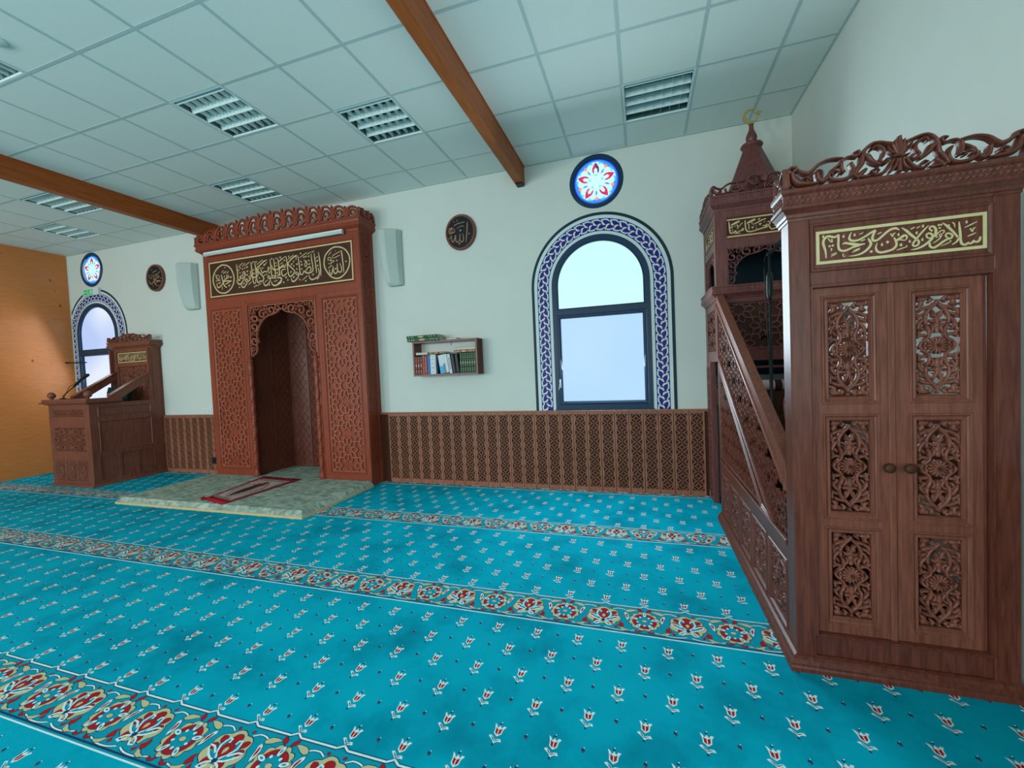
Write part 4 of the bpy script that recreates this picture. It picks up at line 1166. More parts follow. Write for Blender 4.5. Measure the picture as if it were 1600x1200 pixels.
# horizontal rail and bottom stiles
mb.fbox(fs, YP, YN, .470, .555, -T, 0); mb.moulding(fs, RC(YP, YN, .538, .562), [(0, 0), (0, .008), (.006, .010), (.010, .010)])
mb.fbox(fs, YP, YN, .532, .560, 0, .012, 0, .005)
mb.fbox(fs, YP, YN, .06, .085, -T, 0); mb.fbox(fs, YP, YN, .448, .472, -T, 0)
npan = 5; pw = (YN-YP)/npan
for i in range(npan+1): mb.fbox(fs, YP+i*pw-.028, YP+i*pw+.028, .085, .448, -T, 0)
mb.build('side_frame', 'mahog', mn)
for i in range(npan):
    mb = MB(); a, b = YP+i*pw+.028, YP+(i+1)*pw-.028
    mb.rect(fs, a, b, .085, .448, [(0, 0), (.004, .006), (.010, .006), (.016, -.004), (.022, -.010)])
    mb.fbox(fs, a+.02, b-.02, .105, .43, -.035, -.012)
    carved(mb, lambda u, v, w_: fs(u, v, -.012+w_), (a+b)/2, .2665, (b-a)/2-.03, .15, .010, .002, 12, .02, 1.1)
    mb.build('side_panel', 'mahog', mn)
mb = MB()
ylow = -.70-(1.52-.56)/.585
lp = [(YN, latT(YN)), (YN, latB(YN)), (ylow, .562), (YP, .562), (YP, latT(YP))]
lattice(mb, lambda u, v, w_: fs(u, v, w_-.022), lp, .110, -1.5, 1.3, .0105, .014, 0, 1.0, 1.0)
mb.build('rail_lattice', 'mahog', mn)
mb = MB()
# stringer
S0 = [(YN, latB(YN)), (YN, strB(YN)), (-2.105, .562), (ylow, .562)]
mb.poly(fs, S0, -T, 0)
mb.moulding(fs, S0, [(0, 0), (.004, .010), (.012, .014), (.018, .006), (.026, .006), (.030, .012), (.036, .004)])
mb.build('stringer', 'mahog', mn)
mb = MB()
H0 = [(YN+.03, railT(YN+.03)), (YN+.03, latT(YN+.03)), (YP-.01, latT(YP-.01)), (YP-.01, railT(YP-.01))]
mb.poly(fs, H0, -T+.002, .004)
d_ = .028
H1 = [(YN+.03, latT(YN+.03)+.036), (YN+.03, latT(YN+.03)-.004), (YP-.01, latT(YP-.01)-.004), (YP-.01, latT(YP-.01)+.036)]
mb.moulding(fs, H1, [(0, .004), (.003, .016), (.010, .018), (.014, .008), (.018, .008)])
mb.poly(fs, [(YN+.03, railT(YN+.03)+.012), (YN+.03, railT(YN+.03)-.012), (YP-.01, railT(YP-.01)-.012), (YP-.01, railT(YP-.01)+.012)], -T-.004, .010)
mb.build('handrail', 'oak', mn)  # lighter wood than the side frame, reflected light put into the colour
mb = MB()
tp = [(YN, strB(YN)-.01), (YN, .575), (-2.085, .575)]
mb.poly(fs, tp, -.04, -.012)
mb.moulding(fs, tp, [(0, 0), (.004, .006), (.012, .006), (.018, -.012)])
pp = [(YN-.02, strB(YN)-.05), (YN-.02, .592), (-2.03, .592)]
lattice(mb, lambda u, v, w_: fs(u, v, w_-.012), pp, .085, -1.0, .8, .0095, .012, 0, .8, 1.15)
mb.build('triangular_panel', 'mahog', mn)
# ---- tower
mb = MB(); TF = -.70; ft = FRY(TF)
def post(x0, x1, y0, y1, z0, z1): mb.box(x0, x1, y0, y1, z0, z1)
post(XS, XS+.095, TF, TF+.075, 1.45, 2.83); post(XE-.09, XE, TF, TF+.075, 0, 2.83); post(XS, XS+.05, -.085, -.001, 1.45, 2.83)
post(XS, XS+.05, -.25, -.001, 0, 1.45)
mb.box(XS+.002, XS+.05, TF+.07, -.08, 1.452, 1.535); mb.box(XS+.002, XS+.05, TF+.07, -.08, 1.955, 2.02); mb.box(XS+.002, XS+.05, TF+.07, -.08, 2.47, 2.56); mb.box(XS+.002, XS+.05, TF+.07, -.08, 2.74, 2.83)
mb.fbox(ft, XS+.09, XE-.09, 2.735, 2.83, -.06, -.002); mb.fbox(ft, XS+.09, XE-.09, 2.465, 2.555, -.06, -.002); mb.fbox(ft, XS+.09, XE-.09, 1.975, 2.04, -.06, -.002); mb.fbox(ft, XS+.09, XE-.09, 1.45, 1.555, -.06, -.002); mb.fbox(ft, XS+.09, XE-.09, 1.38, 1.40, -.06, -.002)
mb.rect(ft, XS+.085, XE-.085, 2.545, 2.745, [(0, 0), (.004, .005), (.010, .005), (.016, -.006), (.02, -.012)])
mb.rect(ft, XS+.085, XE-.085, 1.545, 1.985, [(0, 0), (.004, .005), (.010, .005), (.016, -.006), (.02, -.020)])
fa = FRX(XS); mb.rect(fa, -.628, -.082, 1.535, 1.955, [(0, 0), (.004, .004), (.014, .004), (.020, -.008), (.02, -.02)])
mb.rect(fa, -.628, -.082, 2.56, 2.74, [(0, 0), (.004, .004), (.014, .004), (.020, -.010)])
mb.fbox(fa, -.245, -.02, .07, 1.42, 0, .006, 0, .003)
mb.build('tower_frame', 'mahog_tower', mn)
mb = MB(); mb.fbox(ft, XS+.095, XE-.09, 1.555, 1.975, -.04, -.034); mb.build('tower_front_back', 'signwood', mn)
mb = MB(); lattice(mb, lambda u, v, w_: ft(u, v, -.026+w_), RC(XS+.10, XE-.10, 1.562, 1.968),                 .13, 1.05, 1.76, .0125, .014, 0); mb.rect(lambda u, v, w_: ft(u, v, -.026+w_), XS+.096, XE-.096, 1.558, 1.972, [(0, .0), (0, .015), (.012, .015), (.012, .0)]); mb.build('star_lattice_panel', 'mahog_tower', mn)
mb = MB(); lattice(mb, lambda u, v, w_: fa(u, v, -.016+w_), RC(-.61, -.10, 1.555, 1.935), .10, -.355, 1.745, .0105, .012, 0); mb.build('side_lattice', 'mahog', mn)
mb = MB()
for j in range(8): carved(mb, lambda u, v, w_: fa(u, v, .006+w_), -.132, .16+j*.165, .075, .078, .006, .001, 8, .03, 1.2)
mb.build('carved_post', 'mahog', mn)
sign(mn, ft, .738, 1.372, 2.560, 2.722, .012, SIGN_TOWER, 'gold2', w0=-.010, kw=1.2, du=0, dv=-.004)
o = sign(mn, fa, -.60, -.10, 2.578, 2.722, .010, SIGN_TOWER, 'gold2', w0=-.010, du=-1.305, dv=-.004, su=.98, kw=1.0)
def arch_shape(u0, u1, v0, v1):
    """multifoil opening edge, normalised from the niche arch"""
    A = [(-5.374, 1.813), (-5.266, 1.886), (-5.263, 1.99), (-5.230, 2.031), (-5.255, 2.092), (-5.23, 2.173), (-5.189, 2.243), (-5.118, 2.311), (-5.032, 2.354), (-4.95, 2.370), (-4.867, 2.390), (-4.79, 2.434)]
    hw = .584; out = []
    L_ = [((x+4.79)/hw, (z-1.813)/.69) for x, z in A]
    full = L_+[(-x, z) for x, z in L_[::-1][1:]]
    return [((u0+u1)/2+x*(u1-u0)/2, v0+z*(v1-v0)) for x, z in full]
def spandrel(mb, fr, u0, u1, v0, v1, h, rim, rs, seed=1, back=.006):
    """pierced scrollwork between a rectangular frame and a multifoil arch"""
    E_ = arch_shape(u0, u1, v0, v1); rnd = random.Random(seed)
    mb.stroke(fr, E_, [rim]*len(E_), h*1.1, 0, 'soft', rs*.6, 0, back)
    mb.stroke(fr, [(u0+rim*.4, v0), (u0+rim*.4, v1-rim*.4), (u1-rim*.4, v1-rim*.4), (u1-rim*.4, v0)][0:2], [rim*.8]*2, h, 0, 'flat', 9, 0, back)
    mb.seg(fr, (u0, v1-rim*.4), (u1, v1-rim*.4), rim*.8, h); mb.seg(fr, (u1-rim*.4, v0), (u1-rim*.4, v1), rim*.8, h)
    E2 = np.array(E_); half = [p for p in E2 if p[0] <= (u0+u1)/2+1e-6]
    def edge_v(u): return np.interp(u, [p[0] for p in half], [p[1] for p in half])
    # pack circles in the left half, mirror them
    C_ = []; tries = 0
    uc = (u0+u1)/2
    def dist(u, v):
        d = min(np.hypot(E2[:, 0]-u, E2[:, 1]-v))
        for a, b in zip(E2[:-1], E2[1:]):
            ab = b-a; t = max(0, min(1, ((u-a[0])*ab[0]+(v-a[1])*ab[1])/(ab@ab))); d = min(d, math.hypot(u-a[0]-ab[0]*t, v-a[1]-ab[1]*t))
        return d
    for rr in (rs, rs*.8, rs*.62, rs*.46, rs*.34, rs*.26):
        for _ in range(420):
            u = rnd.uniform(u0+rr*.9, uc-rr*.5); v = rnd.uniform(v0+rr, v1-rr*.9)
            # above the edge?
            below = [p for p in half if True]
            vv = np.interp(v, sorted([p[1] for p in half]), [p[0] for p in sorted(half, key=lambda q: q[1])])
            if u > vv-.0: 
                continue
            if dist(u, v) < rr*.80: continue
            if any(math.hypot(u-a, v-b) < (rr+r)*.90 for a, b, r in C_): continue
            C_.append((u, v, rr))
    for a, b, r in C_:
        ph = rnd.uniform(0, 2*PI); dr = rnd.choice((-1, 1))
        P = [(r*(.95-.62*t)*math.cos(ph+dr*t*6.6), r*(.95-.62*t)*math.sin(ph+dr*t*6.6)) for t in np.linspace(0, 1, 12)]
        W = [r*.38]*9+[r*.42, r*.52, r*.42]
        for s in (-1, 1):
            mb.stroke(fr, [(uc+s*(a-uc)+s*x, b+y) for x, y in P], W, h, 0, 'round', r*.5, 0, back)
            q = ph+dr*2; mb.stroke(fr, [(uc+s*(a-uc)+s*r*.9*math.cos(q), b+r*.9*math.sin(q)), (uc+s*(a-uc)+s*r*.4*math.cos(q+.4), b+r*.4*math.sin(q+.4))], [r*.35, r*.12], h, 0, 'round', r, 0, back)
            q = ph-dr*.3; mb.stroke(fr, [(uc+s*(a-uc)+s*r*.8*math.cos(q), b+r*.8*math.sin(q)), (uc+s*(a-uc)+s*r*1.35*math.cos(q-.3), b+r*1.35*math.sin(q-.3))], [r*.4, r*.15], h, 0, 'round', r, 0, back)
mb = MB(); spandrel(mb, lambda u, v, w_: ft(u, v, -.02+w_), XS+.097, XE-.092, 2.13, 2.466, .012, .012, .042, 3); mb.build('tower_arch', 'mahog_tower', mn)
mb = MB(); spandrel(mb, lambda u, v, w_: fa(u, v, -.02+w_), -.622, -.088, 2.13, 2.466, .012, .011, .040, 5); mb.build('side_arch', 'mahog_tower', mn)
mb = MB(); CT_ = [(XS, -.012), (XS, TF), (XE, TF)]
mb.cornice(CT_, [(-.01, 2.015), (.006, 2.015), (.012, 2.030), (.036, 2.052), (.044, 2.060), (.044, 2.074), (.038, 2.078), (.038, 2.114), (.044, 2.118), (.044, 2.130), (-.05, 2.130)])
beads(mb, ft, XS-.03, XE, 2.080, 2.112, .038, .016, .004)
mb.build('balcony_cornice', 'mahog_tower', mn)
mb = MB()
mb.cornice(CT_, [(-.01, 2.80), (.004, 2.80), (.008, 2.815), (.034, 2.842), (.042, 2.850), (.042, 2.866), (.036, 2.870), (.036, 2.912), (.042, 2.916), (.042, 2.932), (-.06, 2.932)])
beads(mb, ft, XS-.03, XE, 2.873, 2.909, .036, .016, .004); beads(mb, fa, TF-.03, -.03, 2.873, 2.909, .036, .016, .004)
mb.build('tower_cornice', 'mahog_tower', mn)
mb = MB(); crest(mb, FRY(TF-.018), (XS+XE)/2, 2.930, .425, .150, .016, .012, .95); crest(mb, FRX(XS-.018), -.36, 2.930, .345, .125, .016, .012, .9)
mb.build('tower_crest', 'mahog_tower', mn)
mb = MB(); cx, cy = 1.045, -.38
mb.box(XS, XE, TF, -.02, 2.90, 2.925)
prof = [(.30, 2.93), (.285, 2.95), (.075, 3.43)]
lo = []
for r, z in [(.30, 2.925), (.27, 2.96), (.17, 3.21), (.072, 3.455)]:
    lo.append([(cx+r*math.cos(PI/8+k*PI/4), cy+r*math.sin(PI/8+k*PI/4), z) for k in range(8)])
mb.rings(lo, cap=True)
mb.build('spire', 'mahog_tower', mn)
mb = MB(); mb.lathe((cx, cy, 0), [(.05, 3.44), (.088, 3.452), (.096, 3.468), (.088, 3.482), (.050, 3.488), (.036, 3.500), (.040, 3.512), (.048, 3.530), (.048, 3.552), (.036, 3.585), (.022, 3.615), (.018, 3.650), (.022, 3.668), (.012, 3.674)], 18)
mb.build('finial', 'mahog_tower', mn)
mb = MB(); fm = FRY(cy); mc = (cx-.005, 3.742)
outer = [(mc[0]+.067*math.cos(a), mc[1]+.067*math.sin(a)) for a in np.linspace(math.radians(52), math.radians(52+292), 30)]
inner = [(mc[0]+.012+.050*math.cos(a), mc[1]+.006+.050*math.sin(a)) for a in np.linspace(math.radians(52+285), math.radians(58), 26)]
nO = outer+inner
o1 = [fm(u, v, .006) for u, v in outer]; 
L1 = outer; L2 = [tuple(p) for p in np.array(inner[::-1])]
L2 = [L2[int(round(i*(len(L2)-1)/(len(L1)-1)))] for i in range(len(L1))]
mb.rings([[fm(*p, -.006) for p in L2], [fm(*p, .006) for p in L2], [fm(*p, .006) for p in L1], [fm(*p, -.006) for p in L1], [fm(*p, -.006) for p in L2]], closed=False)
sx, sz = mc[0]+.062, mc[1]+.022
mb.poly(fm, [(sx+(.036 if k % 2 == 0 else .014)*math.cos(PI*k/5+.25), sz+(.036 if k % 2 == 0 else .014)*math.sin(PI*k/5+.25)) for k in range(10)], -.006, .006)
mb.build('crescent_and_star', 'brass', mn)
# ---- inside: steps, sheets for inner darkness, far rail
mb = MB(); n = 7; y0, y1 = -2.50, -.72; dy = (y1-y0)/n
for i in range(n): mb.box(XS+.05, XE-.03, y0+i*dy, y1+.02 if i < n-1 else -.02, i*.17, (i+1)*.17)
mb.build('stairs', 'signwood', mn)
mb = MB(); mb.box(XS+.06, XS+.065, -.70, -.25, 0, 1.44); mb.build('shade_sheet', 'darkvoid', mn, label='dark sheet put in for the shade inside the narrow side opening')  # added sheet, its near-black colour gives the dark of the opening
mb = MB(); mb.box(XS+.06, XE-.02, -.045, -.035, 1.30, 2.82); mb.build('tower_dark_sheet', 'darkvoid', mn)  # near-black sheet put in at the back of the tower
mb = MB(); fx = FRX(XE-.02)
mb.poly(fx, [(YN, railT(YN)), (YN, strB(YN)-.1), (YP, .5), (YP, railT(YP))], 0, .03); mb.build('far_handrail', 'mahog', mn)
mb = MB(); fn = FRX(.705)
mb.poly(fn, [(-2.60, .98), (-2.60, 1.27), (-2.50, 1.262), (-2.44, 1.285), (-2.40, 1.26), (-2.385, 1.20), (-2.40, 1.12), (-2.43, 1.06), (-2.42, 1.0), (-2.46, .95)], -.02, 0)
mb.stroke(fn, [(-2.58, 1.24), (-2.49, 1.235), (-2.44, 1.255), (-2.41, 1.22), (-2.43, 1.15), (-2.47, 1.08), (-2.45, 1.0)], [.016]*7, .012, 0)
mb.stroke(fn, [(-2.56, 1.02), (-2.52, 1.10), (-2.48, 1.15), (-2.50, 1.19), (-2.54, 1.17)], [.02, .02, .018, .018, .014], .010, 0); mb.stroke(fn, [(-2.56, 1.10), (-2.54, 1.14), (-2.56, 1.18)], [.016]*3, .010, 0)
mb.build('carved_scroll', 'mahog', mn)

# ---- loose things in the pulpit
t = empty('microphone_stand', (.905, -1.40, .85), 'black microphone stand standing on the pulpit stairs behind the handrail', 'microphone stand')
mb = MB(); mb.lathe((.905, -1.40, .851), [(.085, 0), (.085, .012), (.02, .022)], 20); mb.tube([(.905, -1.40, .865), (.905, -1.40, 1.95)], .009); mb.build('base_and_pole', 'black', t)
mb = MB(); mb.tube([(.905, -1.40, 1.90), (.905, -1.40, 1.93), (.905, -1.40, 2.06), (.905, -1.40, 2.09)], [.016, .022, .022, .012], 10); mb.tube([(.905, -1.40, 2.08), (.905, -1.40, 2.24)], .008); mb.build('clutch', 'black', t)
mb = MB(); mb.tube([(.885, -1.42, 2.215), (.92, -1.42, 2.235), (.95, -1.42, 2.262)], [.012, .014, .012], 10); mb.tube([(.95, -1.42, 2.262), (.965, -1.42, 2.275), (.99, -1.42, 2.295), (1.0, -1.42, 2.303)], [.012, .024, .024, .010], 12); mb.build('microphone', 'black', t)
mb = MB(); mb.tube([(.886, -1.42, 2.212), (.868, -1.43, 2.19), (.864, -1.43, 2.10), (.870, -1.42, 1.9), (.886, -1.42, 1.5), (.892, -1.41, 1.1), (.898, -1.40, .88)], .0035, 6); mb.build('cable', 'black', t)
t = MB(); t.lathe((1.32, -.90, 1.2365), [(.002, 0), (.045, 0), (.045, .54), (.002, .54)], 18, 0, 'x'); 
for k in range(3): t.lathe((1.32-.04-k*.18, -.90, 1.2365), [(.0455, 0), (.046, .002), (.046, .05), (.0455, .052)], 18, 1, 'x')
o = t.build('rolled_rug', ['ruglight', 'rugdark'], None, label='small rolled rug lying on an upper stair of the pulpit', cat='rug')
o.location = (0, 0, 0)

# ================================================================== RAISED PLATFORM, PRAYER RUG
PZ = .075
t = empty('raised_platform', (-4.86, -.7, 0), 'low platform covered in green marbled carpet in front of the carved niche', 'platform')
mb = MB(); px0, px1, py0, py1 = -6.33, -3.415, -1.505, -.2925; b = .05
def frus(x0, x1, y0, y1, z0, X0_, X1_, Y0_, Y1_, z1, mi=0):
    mb.rings([[(x0, y0, z0), (x1, y0, z0), (x1, y1, z0), (x0, y1, z0)], [(X0_, Y0_, z1), (X1_, Y0_, z1), (X1_, Y1_, z1), (X0_, Y1_, z1)]], mi, cap=True)
frus(px0+.006, px1-.006, py0+.006, py1, .026, px0+b, px1-b, py0+b*1.1, py1, PZ)
mb.build('carpeted_top', 'marble', t)
mb = MB(); mb.box(px0, px1, py0, py1, .0006, .026); mb.build('wooden_edging', 'edging', t)
# rug
rc = [np.array(p) for p in ((-5.05, -1.29), (-4.565, -1.415), (-4.52, -.43), (-5.24, -.37))]   # near-left, near-right, far-right, far-left
def rug(u, v, w_=0): p = (rc[0]*(1-u)+rc[1]*u)*(1-v)+(rc[3]*(1-u)+rc[2]*u)*v; return (p[0], p[1], PZ+.0035+w_)
t = empty('prayer_rug', (-4.85, -.85, PZ), 'small red and beige prayer rug lying askew on the green platform', 'rug')
mb = MB(); n = 10
def rpoly(P, mi, l): mb.add([rug(u, v, .004+l*.0008) for u, v in P], [tuple(range(len(P)))], mi)
V = [rug(u, v, h) for h in (0, .004) for u, v in RC(0, 1, 0, 1)]; mb.add(V, [(0, 1, 2, 3), (4, 5, 6, 7)]+[(i, (i+1) % 4, 4+(i+1) % 4, 4+i) for i in range(4)], 0)
rpoly(RC(.07, .93, .06, .93), 2, 1); rpoly(RC(.09, .91, .07, .92), 1, 2)
rnd = random.Random(2)
for i in range(46):
    for s in (0, 1):
        v = .09+i*.018; u = (.10 if s == 0 else .83); 
        if rnd.random() < .85: rpoly([(u, v), (u+.05, v+.004), (u+.07, v+.012), (u+.02, v+.014)], 2, 3)
for i in range(9):
    for v0_ in (.07, .84):
        u = .16+i*.075; rpoly([(u, v0_+.005), (u+.05, v0_+.015), (u+.04, v0_+.06), (u+.01, v0_+.04)], 2, 3)
def arc(f0, f1, mi, l, n=14):
    A = [f0(t_) for t_ in np.linspace(0, 1, n)]; B = [f1(t_) for t_ in np.linspace(1, 0, n)]; rpoly(A+B, mi, l)
ar = lambda w_, top, bot: (lambda t_: (.5-w_*math.sin(PI*min(1, t_))**.7, bot+(top-bot)*t_))
ar2 = lambda w_, top, bot: (lambda t_: (.5+w_*math.sin(PI*min(1, t_))**.7, bot+(top-bot)*t_))
arc(ar(.31, .80, .12), ar2(.31, .80, .12), 2, 3); arc(ar(.28, .79, .13), ar2(.28, .79, .13), 1, 4)
arc(ar(.17, .74, .14), ar2(.17, .74, .14), 2, 5); arc(ar(.145, .73, .15), ar2(.145, .73, .15), 1, 6); arc(ar(.11, .70, .16), ar2(.11, .70, .16), 2, 7)
for uu, vv in ((.5, .70), (.40, .62), (.60, .64), (.5, .76), (.45, .68), (.56, .71)): rpoly([(uu+.07*math.cos(a)*(1 if k % 2 else .45), vv+.045*math.sin(a)*(1 if k % 2 else .45)) for k, a in enumerate(np.linspace(0, 2*PI, 12, endpoint=False))], 0, 8)
mb.build('rug_pile', ['rugred', 'ruglight', 'rugdark'], t)
for v, s in ((0, -1), (1, 1)):
    mb = MB()
    for i in range(40):
        u = (i+.5)/40; L_ = .045+.02*rnd.random(); du = .02*(rnd.random()-.5)
        a, c = rug(u, v+s*.0, .003), rug(u+du, v+s*L_, .001); mb.tube([a, c], [.006, .004], 5)
    if s < 0: P_ = [(.0, 0.0), (-.10, -.02), (-.16, -.075), (-.02, -.055), (.04, -.10), (.10, -.10), (.16, -.02), (.2, .03), (.02, .05)]; mb.add([rug(u, v, .006+.010*(k % 3 == 1)) for k, (u, v) in enumerate(P_)], [tuple(range(len(P_)))])
    mb.build('fringe', 'rugred', t)

# ================================================================== PRAYER NICHE (mihrab)
nc = empty('prayer_niche', (-4.83, -.14, 0), 'tall reddish carved wooden prayer niche with pointed multifoil arch and gold calligraphy', 'prayer niche')
F0 = -.285; fr = FRY(F0); NX0, NX1 = -6.205, -3.452; NZ = 3.40
def nplate(name, mats, bars, extra=None):
    mb = MB()
    for b_ in bars: mb.fbox(fr, *b_)
    if extra: extra(mb)
    return mb.build(name, mats, nc)
LP, RP = (-6.09, -5.545, .195, 2.515), (-4.065, -3.545, .185, 2.505)
AP = (-5.405, -4.215, 2.535)
mb = MB()
bars = [(NX0, LP[0]-.03, .001, NZ), (LP[1]+.03, AP[0]-.0, PZ+.001, 2.60), (AP[1], RP[0]-.03, PZ+.001, 2.60), (RP[1]+.03, NX1, .001, NZ)]
for u0, u1, v0, v1 in bars: mb.fbox(fr, u0, u1, max(v0, .166), v1, -.05, 0)
mb.fbox(fr, NX0, AP[0], .001, .1655, -.05, -.0002); mb.fbox(fr, AP[1], NX1, .001, .1655, -.05, -.0002)
mb.fbox(fr, NX0, NX1, 2.54, 2.70, -.05, -.0005); mb.fbox(fr, NX0, NX1, 3.25, NZ, -.05, -.0005); mb.fbox(fr, NX0, NX0+.09, 2.7, 3.25, -.05, -.0005); mb.fbox(fr, NX1-.10, NX1, 2.7, 3.25, -.05, -.0005)
for P_ in (LP, RP):
    mb.rect(fr, P_[0]-.032, P_[1]+.032, P_[2]-.032, P_[3]+.032, [(0, 0), (.004, .007), (.012, .007), (.018, -.004), (.026, -.010), (.032, -.012), (.032, -.05)])
mb.rect(fr, NX0+.075, NX1-.090, 2.690, 3.262, [(0, 0), (.004, .006), (.012, .006), (.018, -.004), (.024, -.012)])
mb.fbox(fr, LP[1]+.03, AP[0]-.012, 2.60, 2.612, 0, .006); mb.fbox(fr, AP[1]+.012, NX1, 2.60, 2.612, 0, .006)
mb.moulding(fr, [(AP[0]-.035, -.05), (AP[1]+.035, -.05), (AP[1]+.035, 2.585), (AP[0]-.035, 2.585)], [(0, 0), (.004, .010), (.014, .012), (.022, .004), (.035, -.006), (.035, -.05)])
mb.build('front_frame', 'redwood', nc)
for P_, cx_ in ((LP, (LP[0]+LP[1])/2), (RP, (RP[0]+RP[1])/2)):
    b_ = MB(); b_.fbox(fr, P_[0], P_[1], P_[2], P_[3], -.040, -.024); o = b_.build('star_panel', 'redwood', nc)
    g = MB(); a_ = (P_[1]-P_[0])/2/1.618*.985; sy = .43/(2*1.1756*a_)
    lattice(g, lambda u, v, w_: fr(u, v, -.024+w_), RC(P_[0]+.004, P_[1]-.004, P_[2]+.004, P_[3]-.004), a_, cx_, P_[2]+.30, .0155, .017, 0, 1.0, sy)
    g.rect(fr, P_[0], P_[1], P_[2], P_[3], [(0, -.008), (.012, -.008), (.012, -.024)]); g.build('star_lattice', 'redwood_lt', o)
sign(nc, fr, -6.108, -3.565, 2.722, 3.238, .018, SIGN_MIHRAB, 'gold2', w0=-.010, kw=1.05)
mb = MB(); spandrel(mb, lambda u, v, w_: fr(u, v, -.030+w_), AP[0]+.005, AP[1]-.005, 1.80, AP[2], .020, .022, .070, 11)
mb.build('arch_carving', 'redwood_lt', nc)
for cxx in (AP[0]+.012, AP[1]-.012):
    mb = MB(); pr = [(.040, PZ+.002), (.040, PZ+.05), (.030, PZ+.06), (.036, PZ+.075), (.028, PZ+.09)]
    zz = PZ+.09; k = 0
    while zz < 1.52: pr += [(.031, zz+.012), (.034, zz+.028), (.031, zz+.044)]; zz += .046; k += 1
    pr += [(.040, 1.545), (.040, 1.56), (.028, 1.575), (.036, 1.60), (.042, 1.65), (.036, 1.70), (.026, 1.72), (.044, 1.735), (.044, 1.755), (.026, 1.77), (.020, 1.80), (.008, 1.82)]
    mb.lathe((cxx, F0-.012, 0), pr, 14)
    for j in range(30):
        z0_ = .18+j*.0445
        for a in (0, 2.1, 4.2): mb.tube([(cxx+.033*math.cos(a+j*.5), F0-.012+.033*math.sin(a+j*.5), z0_), (cxx+.036*math.cos(a+j*.5+.5), F0-.012+.036*math.sin(a+j*.5+.5), z0_+.02), (cxx+.033*math.cos(a+j*.5+1), F0-.012+.033*math.sin(a+j*.5+1), z0_+.04)], [.004, .007, .004], 5)
    mb.build('twisted_column', 'redwood', nc)
# side faces
for x_, s in ((NX1, 1), (NX0, -1)):
    fx = FRX(x_, s); mb = MB(); mb.fbox(fx, F0+.0505, -.001, .001, NZ, -.05, 0)
    mb.fbox(fx, F0+.002, F0+.05, .002, NZ, .0003, .006, 0, .003); mb.fbox(fx, -.07, -.001, .001, NZ, 0, .012, 0, .004); mb.fbox(fx, F0+.052, -.072, PZ+.08, PZ+.20, 0, .0055)
    o = mb.build('side_panel', 'redwood', nc); g = MB()
    lattice(g, fx, RC(F0+.055, -.075, .30, NZ-.06), .048, (F0-.02)/2, .6, .009, .008, 0, 1, 1.1); g.build('side_lattice', 'redwood', o)
# niche interior
IP = [(AP[0]+.0, F0+.03), (-5.395, .05), (-5.34, .36), (-5.04, .40), (-4.58, .40), (-4.28, .36), (-4.225, .05), (AP[1]-.0, F0+.03)]
mb = MB()
for i, (p, q) in enumerate(zip(IP[:-1], IP[1:])):
    f_ = FRG(p, q); L_ = math.dist(p, q); mb.fbox(f_, -.002, L_+.002, .001, 2.62, -.02, 0)
    if 0 < i < 6:
        g0 = PZ+.03; mb.fbox(f_, 0, .018, PZ, 2.60, 0, .010); mb.fbox(f_, L_-.018, L_, PZ, 2.60, 0, .010); mb.fbox(f_, .018, L_-.018, PZ, PZ+.03, 0, .008); 
        d = .105; k = 0
        for v in np.arange(-1.2, 2.7, d*1.35):
            for s in (1, -1):
                a = (.018, v if s > 0 else v+L_*1.35); c = (L_-.018, v+(L_-.018)*1.35 if s > 0 else v)
                r = clip_seg(a, c, RC(.018, L_-.018, g0, 2.59))
                if r is not None: mb.seg(f_, tuple(r[0]), tuple(r[1]), .0095, .008)
        for r_ in range(int(2.5/(d*1.35))):
            for c_ in range(int(L_/d)+1):
                u = .06+c_*d; v = PZ+.10+r_*d*1.35
                if u < L_-.04 and (r_+c_) % 2:
                    for s in (1, -1): mb.seg(f_, (u-.02, v-s*.026), (u+.02, v+s*.026), .007, .006)
mb.add([(p[0], p[1], 2.61) for p in IP], [tuple(range(len(IP)))])
mb.build('niche_lining', 'mahog', nc)
mb = MB(); mb.box(-5.355, -4.265, py1+.0005, -.12, .0005, PZ); mb.box(-5.385, -4.235, -.12, .34, .0005, PZ); mb.build('niche_floor', 'marble', nc)
